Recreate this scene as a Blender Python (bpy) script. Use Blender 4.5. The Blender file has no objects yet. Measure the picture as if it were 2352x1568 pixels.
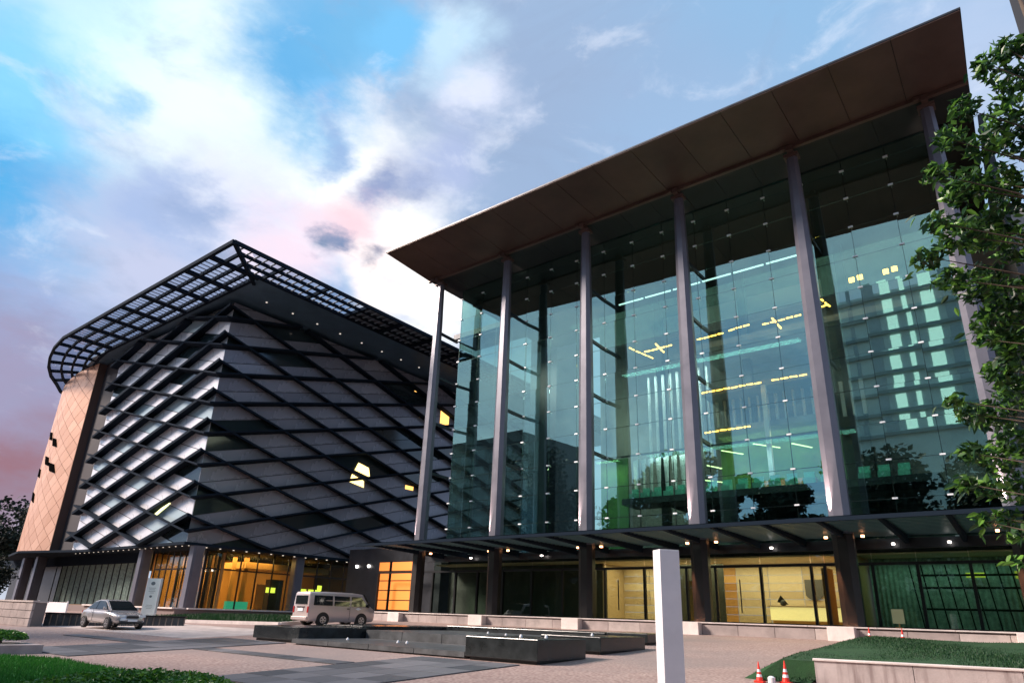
import bpy, math, random
import numpy as np
from mathutils import Vector, Matrix
random.seed(7); rng = np.random.default_rng(7)
sc = bpy.context.scene
COL = sc.collection
R = math.radians

# ------------------------------------------------------------------ camera
CR = Vector((0.799306309, 0.600107839, 0.031305048))
CU = Vector((0.181204322, -0.290367873, 0.939601773))
CF = Vector((-0.572952370, 0.745357015, 0.340835007))
cam = bpy.data.cameras.new('camera'); camo = bpy.data.objects.new('camera', cam); COL.objects.link(camo)
m = Matrix((CR, CU, -CF)).transposed().to_4x4(); m.translation = (0, 0, 1.6)
camo.matrix_world = m
FPX = 1493.537
cam.sensor_width = 36; cam.lens = FPX / 2352 * 36
cam.shift_x = -19.57 / 2352; cam.shift_y = 90.4 / 2352
cam.clip_end = 3000; cam.clip_start = 0.1
sc.camera = camo

def lin(c):
    return tuple((x / 12.92 if x <= .04045 else ((x + .055) / 1.055) ** 2.4) for x in c)

# ------------------------------------------------------------------ sky
SUN_AZ = Vector((-0.66, -0.52, 0.54)).normalized()     # towards the sun
w = bpy.data.worlds.new('World'); sc.world = w; w.use_nodes = True
nt = w.node_tree; N = nt.nodes; L = nt.links
N.clear()
out = N.new('ShaderNodeOutputWorld'); bg = N.new('ShaderNodeBackground'); L.new(bg.outputs[0], out.inputs[0])
bg.inputs[1].default_value = 0.1
sky = N.new('ShaderNodeTexSky'); sky.sky_type = 'NISHITA'; sky.sun_disc = False
sky.sun_elevation = math.asin(SUN_AZ.z); sky.sun_rotation = math.atan2(SUN_AZ.x, SUN_AZ.y)
tc = N.new('ShaderNodeTexCoord')

def pxdir(x, y):
    return (CR * ((x - 1195.57) / FPX) - CU * ((y - 874.4) / FPX) + CF).normalized()

def vmath(op, a, b=None, s=None):
    n = N.new('ShaderNodeVectorMath'); n.operation = op
    L.new(a, n.inputs[0]) if not isinstance(a, (tuple, Vector)) else setattr(n.inputs[0], 'default_value', a)
    if b is not None:
        if isinstance(b, (tuple, Vector)): n.inputs[1].default_value = b
        else: L.new(b, n.inputs[1])
    if s is not None: n.inputs['Scale'].default_value = s
    return n
def noise(scale, detail=6, rough=.55, vec=None, dist=0.0):
    n = N.new('ShaderNodeTexNoise'); n.inputs['Scale'].default_value = scale
    n.inputs['Detail'].default_value = detail; n.inputs['Roughness'].default_value = rough
    n.inputs['Distortion'].default_value = dist
    L.new(vec, n.inputs['Vector']); return n
def mrange(sock, a, b, c=0., d=1., smooth=True):
    n = N.new('ShaderNodeMapRange'); n.interpolation_type = 'SMOOTHSTEP' if smooth else 'LINEAR'
    L.new(sock, n.inputs[0])
    for i, v in enumerate((a, b, c, d)): n.inputs[i + 1].default_value = v
    return n.outputs[0]
def mixc(fac, a, b):
    n = N.new('ShaderNodeMix'); n.data_type = 'RGBA'
    if isinstance(fac, float): n.inputs[0].default_value = fac
    else: L.new(fac, n.inputs[0])
    for i, v in ((6, a), (7, b)):
        if isinstance(v, tuple): n.inputs[i].default_value = (*v, 1)
        else: L.new(v, n.inputs[i])
    return n.outputs[2]
def mul(a, b):
    n = N.new('ShaderNodeMath'); n.operation = 'MULTIPLY'
    for i, v in ((0, a), (1, b)):
        if isinstance(v, float): n.inputs[i].default_value = v
        else: L.new(v, n.inputs[i])
    return n.outputs[0]
gen = tc.outputs['Generated']
# flatten the noise space a little so that clouds lie in long banks
stretch = vmath('MULTIPLY', gen, (1.0, 1.0, 1.9)).outputs[0]
wn = noise(2.4, 7, .6, stretch)
wsub = vmath('SUBTRACT', wn.outputs['Color'], (.5, .5, .5))
wsc = vmath('SCALE', wsub.outputs[0], s=.22)
wn2 = noise(7.5, 6, .6, stretch)
wsub2 = vmath('SUBTRACT', wn2.outputs['Color'], (.5, .5, .5))
wsc2 = vmath('SCALE', wsub2.outputs[0], s=.13)
wv = vmath('ADD', vmath('ADD', gen, wsc.outputs[0]).outputs[0], wsc2.outputs[0]).outputs[0]
K = 7.3
def C(r, g, b, k=1.0): return tuple(x * K * k for x in lin((r, g, b)))
fbm = noise(1.7, 8, .55, stretch, .6)
skyb = vmath('SCALE', sky.outputs[0], s=1.0).outputs[0]
base = mixc(mrange(fbm.outputs[0], .38, .62), C(.50, .66, .86), C(.80, .86, .94))
base = mixc(.12, base, skyb)
blobs = [  # (px, py, inner, outer, colour)
    (1750, 100, .05, .62, C(.56, .72, .87)), (1250, 320, .05, .40, C(.60, .69, .82)),
    (1600, 380, .02, .25, C(.60, .72, .86)), (2300, 150, .02, .2, C(.70, .78, .90)),
    (120, 660, .10, .36, C(.60, .69, .86)), (20, 1090, .02, .20, C(.60, .45, .50)), (0, 880, .02, .14, C(.62, .60, .72)),
    (330, 190, .04, .30, C(.80, .95, 1.)), (620, 340, .05, .24, C(.94, .97, 1.)), (480, 270, .03, .20, C(.93, .99, 1.)),
    (840, 440, .03, .17, C(1., 1., 1., 1.05)), (1130, 250, .01, .08, C(.86, .89, .97)), (1050, 90, .02, .10, C(.76, .88, .97)),
    (-40, 340, .05, .20, C(.33, .68, .90)), (70, 160, .01, .12, C(.55, .83, .98)),
    (690, 110, .04, .15, C(.42, .70, .90)), (810, 50, .02, .12, C(.46, .72, .90)), (900, 90, .02, .08, C(.48, .76, .95)), (740, 200, .0, .05, C(.50, .75, .94)),
    (765, 270, .005, .05, C(.60, .72, .88)),
    (400, 600, .04, .22, C(.76, .79, .90)), (560, 470, .01, .14, C(.86, .88, .96)), (350, 440, .01, .09, C(.66, .74, .89)), (450, 445, .0, .05, C(.62, .70, .85)),
    (280, 235, .0, .05, C(.60, .80, .95)), (240, 290, .0, .04, C(.62, .80, .95)),
    (890, 420, .01, .075, C(.58, .64, .79)), (980, 470, .005, .055, C(.55, .61, .76)), (1040, 400, .01, .09, C(.68, .74, .88)),
    (780, 520, .02, .10, C(.96, .84, .88)), (640, 560, .02, .10, C(.95, .88, .94)),
    (940, 680, .03, .14, C(1., .98, .97, 1.2)), (850, 650, .01, .08, C(1., .94, .93, 1.1)), (1010, 740, .02, .1, C(1., 1., 1., 1.2)),
    (715, 563, .008, .046, C(.50, .57, .70)), (765, 572, .0, .034, C(.50, .57, .71)), (845, 605, .0, .034, C(.62, .62, .70)),
]
colr = base
for (x, y, r0, r1, c) in blobs:
    d = vmath('DISTANCE', wv, pxdir(x, y)).outputs['Value']
    colr = mixc(mrange(d, r0, r1, 1., 0.), colr, c)
# soft lightness ripple of thin cloud
rip = noise(9, 7, .62, stretch, .4)
colr = mixc(mul(mrange(rip.outputs[0], .52, .72), .35), colr, C(.93, .95, 1.))
rip2 = noise(5, 7, .6, vmath('ADD', stretch, (3., 1., 7.)).outputs[0], .5)
colr = mixc(mul(mrange(rip2.outputs[0], .54, .72), .40), colr, C(.60, .68, .82))
rip3 = noise(3.2, 8, .62, vmath('ADD', stretch, (9., 4., 2.)).outputs[0], .8)
colr = mixc(mul(mrange(rip3.outputs[0], .50, .66), .34), colr, C(.56, .63, .75))
L.new(colr, bg.inputs[0])

sun = bpy.data.lights.new('sun', 'SUN'); sun.energy = 4.9; sun.angle = R(14); sun.color = (1, .84, .74)
suno = bpy.data.objects.new('sun', sun); COL.objects.link(suno)
suno.rotation_euler = (-SUN_AZ).to_track_quat('-Z', 'Y').to_euler(); suno.location = (-40, -20, 40)
vs = sc.view_settings; vs.view_transform = 'Standard'; vs.look = 'None'; vs.exposure = 0.62; vs.gamma = 1
vs.use_curve_mapping = False
cy = sc.cycles; cy.max_bounces = 10; cy.transparent_max_bounces = 16; cy.glossy_bounces = 5; cy.diffuse_bounces = 4
cy.sample_clamp_indirect = 4; cy.use_denoising = True; cy.caustics_reflective = False; cy.caustics_refractive = False

# ------------------------------------------------------------------ materials
MATS = {}
def mat(name, rgb, rough=.6, metal=0., var=0., vscale=3., bump=0., bscale=20., spec=.5, rgb2=None, detail=5, coat=0.):
    if name in MATS: return MATS[name]
    mt = bpy.data.materials.new(name); mt.use_nodes = True; t = mt.node_tree
    b = t.nodes['Principled BSDF']; b.inputs['Base Color'].default_value = (*rgb, 1)
    b.inputs['Roughness'].default_value = rough; b.inputs['Metallic'].default_value = metal
    b.inputs['Specular IOR Level'].default_value = spec; b.inputs['Coat Weight'].default_value = coat
    if var > 0 or rgb2 or bump:
        co = t.nodes.new('ShaderNodeTexCoord')
    if var > 0 or rgb2:
        n = t.nodes.new('ShaderNodeTexNoise'); n.inputs['Scale'].default_value = vscale; n.inputs['Detail'].default_value = detail
        n.inputs['Roughness'].default_value = .65
        t.links.new(co.outputs['Object'], n.inputs['Vector'])
        mx = t.nodes.new('ShaderNodeMix'); mx.data_type = 'RGBA'
        a = rgb2 if rgb2 else tuple(x * (1 - var) for x in rgb)
        bb = rgb if rgb2 else tuple(min(1, x * (1 + var)) for x in rgb)
        mx.inputs[6].default_value = (*a, 1); mx.inputs[7].default_value = (*bb, 1)
        mr = t.nodes.new('ShaderNodeMapRange'); mr.inputs[1].default_value = .32; mr.inputs[2].default_value = .68
        t.links.new(n.outputs[0], mr.inputs[0]); t.links.new(mr.outputs[0], mx.inputs[0])
        t.links.new(mx.outputs[2], b.inputs['Base Color'])
        mr2 = t.nodes.new('ShaderNodeMapRange'); mr2.inputs[3].default_value = max(0, rough - .12); mr2.inputs[4].default_value = min(1, rough + .12)
        t.links.new(n.outputs[0], mr2.inputs[0]); t.links.new(mr2.outputs[0], b.inputs['Roughness'])
    if bump:
        n2 = t.nodes.new('ShaderNodeTexNoise'); n2.inputs['Scale'].default_value = bscale; n2.inputs['Detail'].default_value = 4
        t.links.new(co.outputs['Object'], n2.inputs['Vector'])
        bp = t.nodes.new('ShaderNodeBump'); bp.inputs['Strength'].default_value = bump; bp.inputs['Distance'].default_value = .03
        t.links.new(n2.outputs[0], bp.inputs['Height']); t.links.new(bp.outputs[0], b.inputs['Normal'])
    MATS[name] = mt; return mt
def emis(name, rgb, k):
    if name in MATS: return MATS[name]
    mt = bpy.data.materials.new(name); mt.use_nodes = True; b = mt.node_tree.nodes['Principled BSDF']
    b.inputs['Base Color'].default_value = (*rgb, 1); b.inputs['Emission Color'].default_value = (*rgb, 1)
    b.inputs['Emission Strength'].default_value = k; MATS[name] = mt; return mt
def glassmat(name, tint, refl, k, rough=0.0, wav=0.0):
    mt = bpy.data.materials.new(name); mt.use_nodes = True; t = mt.node_tree; t.nodes.clear()
    o = t.nodes.new('ShaderNodeOutputMaterial'); tr = t.nodes.new('ShaderNodeBsdfTransparent'); gl = t.nodes.new('ShaderNodeBsdfGlossy')
    tr.inputs[0].default_value = (*tint, 1); gl.inputs[0].default_value = (*refl, 1); gl.inputs['Roughness'].default_value = rough
    lf = t.nodes.new('ShaderNodeLayerWeight'); lf.inputs[0].default_value = .5
    lw = t.nodes.new('ShaderNodeMath'); lw.operation = 'POWER'; t.links.new(lf.outputs['Facing'], lw.inputs[0]); lw.inputs[1].default_value = 4.0
    add = t.nodes.new('ShaderNodeMath'); add.operation = 'MULTIPLY_ADD'; add.use_clamp = True
    t.links.new(lw.outputs[0], add.inputs[0]); add.inputs[1].default_value = 1 - k; add.inputs[2].default_value = k
    mx = t.nodes.new('ShaderNodeMixShader'); t.links.new(add.outputs[0], mx.inputs[0])
    t.links.new(tr.outputs[0], mx.inputs[1]); t.links.new(gl.outputs[0], mx.inputs[2]); t.links.new(mx.outputs[0], o.inputs[0])
    if wav:
        co = t.nodes.new('ShaderNodeTexCoord'); n2 = t.nodes.new('ShaderNodeTexNoise'); n2.inputs['Scale'].default_value = .6
        t.links.new(co.outputs['Object'], n2.inputs['Vector'])
        bp = t.nodes.new('ShaderNodeBump'); bp.inputs['Strength'].default_value = wav; bp.inputs['Distance'].default_value = .01
        t.links.new(n2.outputs[0], bp.inputs['Height']); t.links.new(bp.outputs[0], gl.inputs['Normal'])
    MATS[name] = mt; return mt

M = dict(
    steel=mat('dark_steel', (.018, .022, .03), .42, .3, .3, 2),
    black=mat('black_metal', (.012, .013, .015), .35, .2),
    soffit=mat('bronze_soffit_metal', (.125, .078, .066), .42, .3, .22, .35),
    dsoffit=mat('dark_soffit_metal', (.02, .021, .024), .5, .2, .3, 1),
    column=mat('grey_violet_paint', (.13, .128, .158), .36, .25, .10, .7),
    concrete=mat('pale_concrete', (.50, .43, .40), .8, 0, .22, 1.3, .15, 30),
    stone=mat('grey_pink_stone', (.40, .335, .315), .75, 0, .25, .9, .15, 25),
    sill=mat('pale_stone', (.74, .66, .62), .7, 0, .15, 1.5),
    blackstone=mat('polished_black_granite', (.018, .022, .024), .22, 0, .4, 2.5, .06, 8),
    wetstone=mat('wet_grey_slate', (.065, .07, .075), .42, 0, .45, 1.8, .1, 5),
    paver=mat('dark_grey_paver', (.10, .105, .115), .55, 0, .35, .8, .2, 30),
    panel=mat('sunlit_grey_panel', (.68, .65, .68), .30, .10, .10, .5, coat=.6),  # panel colour brightened to carry the light on the front face
    shaded_panel=mat('shaded_grey_panel', (.42, .41, .46), .26, .2, .12, .5),  # same panel, with the shade of the unlit side face put into its colour
    wood=mat('warm_wood', (.52, .27, .09), .5, 0, .30, 1.2),
    palewood=mat('pale_wood', (.62, .43, .22), .5, 0, .18, .9),
    wall=mat('grey_render', (.30, .30, .29), .8, 0, .2, .8),
    dwall=mat('dark_cladding', (.02, .023, .03), .4, .2, .3, 1),
    white=mat('white_paint', (.80, .80, .82), .4),
    bark=mat('tree_bark', (.07, .05, .035), .9, 0, .4, 6, .5, 20),
    rubber=mat('black_rubber', (.015, .015, .016), .7),
    rim=mat('silver_rim', (.5, .5, .52), .3, .8),
    carpaint=mat('silver_beige_paint', (.60, .56, .55), .22, .55, coat=.6),
    vanpaint=mat('champagne_paint', (.56, .475, .45), .28, .35, coat=.6),
    autoglass=mat('dark_auto_glass', (.015, .02, .022), .06, 0, spec=.9),
    lens=mat('clear_lamp_lens', (.75, .78, .80), .12),
    redlens=mat('red_lamp_lens', (.35, .02, .02), .2),
    cone=mat('orange_red_plastic', (.75, .035, .02), .45),
    mint=mat('mint_fabric', (.18, .55, .43), .6),
    curtain=mat('grey_green_curtain', (.30, .40, .36), .85, 0, .35, 4),
    green=mat('green_painted_wall', (.10, .26, .08), .7, 0, .3, .7),
    flat=mat('slate_sign_panel', (.68, .78, .77), .35),
    ink=mat('dark_sign_ink', (.12, .17, .19), .5),
    bluegrey=mat('pale_blue_grey_render', (.68, .80, .78), .8, 0, .10, .4),
    pond=mat('dark_ribbed_stone', (.05, .06, .065), .35, 0, .4, 3),
    fit=mat('polished_steel', (.85, .88, .90), .4, .2),
)
M['fin'] = mat('blue_black_fin', (.013, .021, .033), .9, spec=.05)
M['glass'] = glassmat('teal_curtain_glass', (.72, .88, .84), (.64, .90, .84), .27, 0, .06)
M['shop'] = glassmat('clear_shop_glass', (.78, .86, .80), (.8, .9, .9), .06)
M['sglass'] = glassmat('canopy_glass', (.30, .42, .44), (.25, .34, .35), .10)
M['roofglass'] = glassmat('pale_roof_glass', (.62, .68, .76), (.6, .65, .7), .05)
M['winglass'] = mat('dark_window_glass', (.02, .032, .036), .08, 0, spec=.9)
M['tglass'] = mat('pale_translucent_glass', (.42, .52, .56), .15, 0, spec=.8)
M['warm'] = emis('warm_lamp', (1, .42, .06), 9)
M['warmlow'] = emis('warm_lit_blind', (1, .36, .06), .9)
M['spot'] = emis('white_spot_lamp', (1, .90, .82), 9)
M['dim'] = emis('dim_spot_lamp', (1, .88, .75), .55)
M['copplight'] = emis('orange_spot_lamp', (1, .42, .18), 7)
M['yellow'] = emis('yellow_green_lamp', (.75, .80, .08), 1.3)
M['tube'] = emis('fluorescent_tube', (.85, 1, .45), 2.2)
M['cool'] = emis('cool_lit_window', (.75, .95, .85), .95)

# copper cladding: each tile its own tone
def coppermat():
    mt = mat('copper_shingle', (.56, .33, .24), .42, .35, bump=.1, bscale=3)
    t = mt.node_tree; b = t.nodes['Principled BSDF']
    oi = t.nodes.new('ShaderNodeObjectInfo'); mx = t.nodes.new('ShaderNodeMix'); mx.data_type = 'RGBA'
    mx.inputs[6].default_value = (.54, .285, .175, 1); mx.inputs[7].default_value = (.67, .385, .255, 1)
    t.links.new(oi.outputs['Random'], mx.inputs[0]); t.links.new(mx.outputs[2], b.inputs['Base Color']); return mt
M['copper'] = coppermat()
def varyobj(key, a, b_):
    t = M[key].node_tree; b = t.nodes['Principled BSDF']
    for l in list(b.inputs['Base Color'].links): t.links.remove(l)
    oi = t.nodes.new('ShaderNodeObjectInfo'); mx = t.nodes.new('ShaderNodeMix'); mx.data_type = 'RGBA'
    mx.inputs[6].default_value = (*a, 1); mx.inputs[7].default_value = (*b_, 1)
    t.links.new(oi.outputs['Random'], mx.inputs[0]); t.links.new(mx.outputs[2], b.inputs['Base Color'])
varyobj('panel', (.76, .74, .78), (.86, .84, .87)); varyobj('shaded_panel', (.24, .24, .285), (.35, .345, .39)); varyobj('palewood', (.44, .32, .19), (.68, .55, .38)); varyobj('wood', (.40, .19, .06), (.60, .33, .12)); varyobj('paver', (.05, .055, .065), (.17, .17, .185))  # first two tones hold the light and shade of the two faces

# ground: pinkish exposed aggregate with pebble grain, wear and faint tracks
def groundmat():
    mt = bpy.data.materials.new('pink_aggregate_paving'); mt.use_nodes = True; t = mt.node_tree; b = t.nodes['Principled BSDF']
    co = t.nodes.new('ShaderNodeTexCoord')
    def nz(s, d=5):
        n = t.nodes.new('ShaderNodeTexNoise'); n.inputs['Scale'].default_value = s; n.inputs['Detail'].default_value = d
        t.links.new(co.outputs['Object'], n.inputs['Vector']); return n.outputs[0]
    def mr(s, a, b_):
        n = t.nodes.new('ShaderNodeMapRange'); t.links.new(s, n.inputs[0]); n.inputs[1].default_value = a; n.inputs[2].default_value = b_; return n.outputs[0]
    def mx(f, a, b_):
        n = t.nodes.new('ShaderNodeMix'); n.data_type = 'RGBA'; t.links.new(f, n.inputs[0])
        for i, v in ((6, a), (7, b_)):
            if isinstance(v, tuple): n.inputs[i].default_value = (*v, 1)
            else: t.links.new(v, n.inputs[i])
        return n.outputs[2]
    c = mx(mr(nz(.25), .35, .65), (.40, .29, .25), (.54, .42, .365))
    vo = t.nodes.new('ShaderNodeTexVoronoi'); vo.inputs['Scale'].default_value = 11; t.links.new(co.outputs['Object'], vo.inputs['Vector'])
    c = mx(mr(vo.outputs['Distance'], .15, .75), c, (.27, .18, .16))
    c = mx(mr(nz(4, 6), .55, .75), c, (.30, .21, .19))
    c = mx(mr(nz(.12, 5), .50, .68), c, (.24, .195, .185))
    t.links.new(c, b.inputs['Base Color']); b.inputs['Roughness'].default_value = .7
    bp = t.nodes.new('ShaderNodeBump'); bp.inputs['Strength'].default_value = .5; bp.inputs['Distance'].default_value = .02
    t.links.new(vo.outputs['Distance'], bp.inputs['Height']); t.links.new(bp.outputs[0], b.inputs['Normal'])
    return mt
M['ground'] = groundmat()
def leafmat(name, a, b_, tr=.35, rough=.38):
    mt = bpy.data.materials.new(name); mt.use_nodes = True; t = mt.node_tree; t.nodes.clear()
    o = t.nodes.new('ShaderNodeOutputMaterial'); p = t.nodes.new('ShaderNodeBsdfPrincipled'); tl = t.nodes.new('ShaderNodeBsdfTranslucent')
    g = t.nodes.new('ShaderNodeNewGeometry'); oi = t.nodes.new('ShaderNodeObjectInfo'); ad = t.nodes.new('ShaderNodeMath'); ad.operation = 'ADD'
    fr = t.nodes.new('ShaderNodeMath'); fr.operation = 'FRACT'
    t.links.new(g.outputs['Random Per Island'], ad.inputs[0]); t.links.new(oi.outputs['Random'], ad.inputs[1]); t.links.new(ad.outputs[0], fr.inputs[0])
    mx = t.nodes.new('ShaderNodeMix'); mx.data_type = 'RGBA'; mx.inputs[6].default_value = (*a, 1); mx.inputs[7].default_value = (*b_, 1)
    pw = t.nodes.new('ShaderNodeMath'); pw.operation = 'POWER'; pw.inputs[1].default_value = 3.2
    t.links.new(fr.outputs[0], pw.inputs[0]); t.links.new(pw.outputs[0], mx.inputs[0])
    t.links.new(mx.outputs[2], p.inputs['Base Color']); p.inputs['Roughness'].default_value = rough
    t.links.new(mx.outputs[2], tl.inputs[0]); ms = t.nodes.new('ShaderNodeMixShader'); ms.inputs[0].default_value = tr
    t.links.new(p.outputs[0], ms.inputs[1]); t.links.new(tl.outputs[0], ms.inputs[2]); t.links.new(ms.outputs[0], o.inputs[0])
    MATS[name] = mt; return mt
M['leaf'] = leafmat('tree_leaf', (.012, .050, .015), (.17, .38, .05))
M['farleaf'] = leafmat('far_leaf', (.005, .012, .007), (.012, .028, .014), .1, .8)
M['hedge'] = leafmat('hedge_leaf', (.03, .13, .015), (.16, .36, .03), .3)
M['grass'] = leafmat('grass_blade', (.03, .16, .02), (.08, .30, .04), .3, .6)
M['grassdk'] = leafmat('dark_grass_blade', (.008, .045, .012), (.022, .085, .018), .3, .6)
M['lawn'] = mat('lawn_turf', (.05, .24, .03), .9, 0, .35, 1.2, .5, 40)
M['soil'] = mat('bank_turf', (.014, .058, .016), .9, 0, .35, 2.0, .5, 40)

# ------------------------------------------------------------------ helpers
def worldloc(o):
    v = Vector((0, 0, 0))
    while o is not None: v += o.location; o = o.parent
    return v
def tag(o, label=None, cat=None, group=None, kind=None):
    if label: o['label'] = label
    if cat: o['category'] = cat
    if group: o['group'] = group
    if kind: o['kind'] = kind
    return o
def empty(name, loc, label=None, cat=None, group=None, kind=None, rz=0):
    o = bpy.data.objects.new(name, None); COL.objects.link(o); o.location = loc; o.rotation_euler = (0, 0, rz)
    o.empty_display_size = .3
    return tag(o, label, cat, group, kind)
class MB:
    def __init__(s): s.v = []; s.f = []
    def add(s, vs_, fs):
        k = len(s.v); s.v += [tuple(p) for p in vs_]; s.f += [tuple(i + k for i in q) for q in fs]; return s
    def box(s, x0, x1, y0, y1, z0, z1):
        return s.add([(x0, y0, z0), (x1, y0, z0), (x1, y1, z0), (x0, y1, z0), (x0, y0, z1), (x1, y0, z1), (x1, y1, z1), (x0, y1, z1)],
                     [(0, 3, 2, 1), (4, 5, 6, 7), (0, 1, 5, 4), (1, 2, 6, 5), (2, 3, 7, 6), (3, 0, 4, 7)])
    def hexa(s, a, b):   # two quads (lists of 4) -> solid
        return s.add(list(a) + list(b), [(0, 3, 2, 1), (4, 5, 6, 7), (0, 1, 5, 4), (1, 2, 6, 5), (2, 3, 7, 6), (3, 0, 4, 7)])
    def prism(s, poly, vec):
        n = len(poly); vec = Vector(vec); a = [Vector(p) for p in poly]; b = [p + vec for p in a]
        return s.add(a + b, [tuple(range(n))[::-1], tuple(range(n, 2 * n))] + [(i, (i + 1) % n, n + (i + 1) % n, n + i) for i in range(n)])
    def bar(s, a, b, w_, h, up=(0, 0, 1)):
        a = Vector(a); b = Vector(b); d = (b - a).normalized(); u = Vector(up); r = d.cross(u).normalized(); u = r.cross(d)
        q = lambda p: [p - r * w_ / 2 - u * h / 2, p + r * w_ / 2 - u * h / 2, p + r * w_ / 2 + u * h / 2, p - r * w_ / 2 + u * h / 2]
        return s.hexa(q(a), q(b))
    def tube(s, pts, rad, n=8, cap=True):
        rings = []; pts = [Vector(p) for p in pts]
        rad = [rad] * len(pts) if isinstance(rad, (int, float)) else rad
        for i, p in enumerate(pts):
            d = (pts[min(i + 1, len(pts) - 1)] - pts[max(i - 1, 0)]).normalized()
            u = Vector((0, 0, 1)) if abs(d.z) < .9 else Vector((1, 0, 0)); r = d.cross(u).normalized(); u = r.cross(d)
            rings.append([p + (r * math.cos(t) + u * math.sin(t)) * rad[i] for t in [2 * math.pi * k / n for k in range(n)]])
        vv = [q for r_ in rings for q in r_]; ff = []
        for i in range(len(pts) - 1):
            for k in range(n): ff.append((i * n + k, i * n + (k + 1) % n, (i + 1) * n + (k + 1) % n, (i + 1) * n + k))
        if cap: ff += [tuple(range(n))[::-1], tuple(range((len(pts) - 1) * n, len(pts) * n))]
        return s.add(vv, ff)
    def loft(s, rings, cap=True):
        n = len(rings[0]); vv = [q for r_ in rings for q in r_]; ff = []
        for i in range(len(rings) - 1):
            for k in range(n): ff.append((i * n + k, i * n + (k + 1) % n, (i + 1) * n + (k + 1) % n, (i + 1) * n + k))
        if cap: ff += [tuple(range(n))[::-1], tuple(range((len(rings) - 1) * n, len(rings) * n))]
        return s.add(vv, ff)
    def mesh(s, name, material, off=(0, 0, 0), smooth=False, recalc=True):
        me = bpy.data.meshes.new(name)
        me.from_pydata([(p[0] - off[0], p[1] - off[1], p[2] - off[2]) for p in s.v], [], s.f)
        if recalc:
            import bmesh
            bm = bmesh.new(); bm.from_mesh(me); bmesh.ops.recalc_face_normals(bm, faces=bm.faces); bm.to_mesh(me); bm.free()
        me.materials.append(material)
        if smooth: me.polygons.foreach_set('use_smooth', [True] * len(me.polygons))
        me.update(); return me
    def build(s, name, material, parent=None, smooth=False, bevel=0, local=False, origin=None, **kw):
        off = Vector((0, 0, 0)) if local or parent is None else worldloc(parent)
        o = bpy.data.objects.new(name, None)
        loc = Vector((0, 0, 0))
        if origin is not None: loc = Vector(origin) - off; off = Vector(origin)
        me = s.mesh(name, material, off, smooth); bpy.data.objects.remove(o)
        o = bpy.data.objects.new(name, me); COL.objects.link(o); o.location = loc
        if parent is not None: o.parent = parent
        if bevel:
            bv = o.modifiers.new('bevel', 'BEVEL'); bv.width = bevel; bv.segments = 2; bv.limit_method = 'ANGLE'
        return tag(o, **kw)
def box(name, x0, x1, y0, y1, z0, z1, m_, parent=None, **kw):
    return MB().box(x0, x1, y0, y1, z0, z1).build(name, m_, parent, **kw)
def inst(name, me, loc, parent=None, rot=None, scale=None):
    o = bpy.data.objects.new(name, me); COL.objects.link(o)
    o.location = Vector(loc) - (worldloc(parent) if parent else Vector((0, 0, 0))); o.parent = parent
    if rot is not None: o.rotation_euler = rot
    if scale is not None: o.scale = scale
    return o
def light(name, kind, loc, energy, color, size=1, size_y=None, rot=(0, 0, 0), parent=None, spot=None, blend=.5):
    l = bpy.data.lights.new(name, kind); l.energy = energy; l.color = color
    if kind == 'AREA':
        l.size = size
        if size_y: l.shape = 'RECTANGLE'; l.size_y = size_y
    else: l.shadow_soft_size = size
    if kind == 'SPOT': l.spot_size = spot; l.spot_blend = blend
    o = bpy.data.objects.new(name, l); COL.objects.link(o); o.rotation_euler = rot
    o.location = Vector(loc) - (worldloc(parent) if parent else Vector((0, 0, 0))); o.parent = parent; return o
def gz(y): return .04 * min(max(0, y - 9), 27.5)

# ------------------------------------------------------------------ ground
g = MB(); ys = [-400, -60, 0, 7, 9, 11, 15, 20, 25, 30, 36.5, 60, 120, 800]; xs = [-500, -120, -60, -40, -20, 0, 20, 60, 400]
g.add([(x, y, gz(y)) for y in ys for x in xs], [(j * 9 + i, j * 9 + i + 1, (j + 1) * 9 + i + 1, (j + 1) * 9 + i) for j in range(len(ys) - 1) for i in range(8)])
g.build('ground', M['ground'], kind='structure')

def paverband(x0, x1, y0, y1, nx, ny, skew=0):
    st = MB(); n = 6; yy = [y0 + (y1 - y0) * i / n for i in range(n + 1)]
    if y0 < 9 < y1: yy = sorted(set(yy + [9]))
    st.add([(x, y, gz(y) + .004) for y in yy for x in (x0, x1)], [(2 * i, 2 * i + 1, 2 * i + 3, 2 * i + 2) for i in range(len(yy) - 1)])
    s_ = st.build('paving', mat('paving_bed', (.05, .048, .047), .8), kind='structure')
    wx = (x1 - x0) / nx; wy = (y1 - y0) / ny
    pm = MB().box(-wx / 2 + .012, wx / 2 - .012, -wy / 2 + .012, wy / 2 - .012, 0, .02).mesh('paver', M['paver'])
    for i in range(nx):
        for j in range(ny):
            y = y0 + (j + .5) * wy
            if y - wy / 2 < 9 < y + wy / 2: continue
            inst('paver', pm, (x0 + (i + .5) * wx, y, gz(y) + .005 + random.uniform(0, .006)), s_, (math.atan(.04) if y > 9 else 0, 0, 0))
    return s_
paverband(-29.0, -24.4, 9.1, 16.9, 4, 7)
paverband(-16.2, -12.2, 9.1, 16.3, 4, 7)
paverband(-24.3, -16.3, 13.0, 13.7, 8, 1)
paverband(-36, -29.1, 13.0, 13.7, 7, 1)
# pale strip of concrete drive by the car and the kerb of the planting
s_ = MB(); s_.add([(x, y, gz(y) + .004) for y in (15.6, 20, 22) for x in (-50, -30)], [(0, 1, 3, 2), (2, 3, 5, 4)]); s_.build('driveway', M['concrete'], kind='structure')

# ------------------------------------------------------------------ main right building
B = empty('office_building', (-18, 38.5, 1.05), 'glass fronted hall with a huge thin bronze roof on tall tapering columns', 'building')
cols = [-36.7, -29.3, -21.92, -14.54, -7.1, .06]
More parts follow.
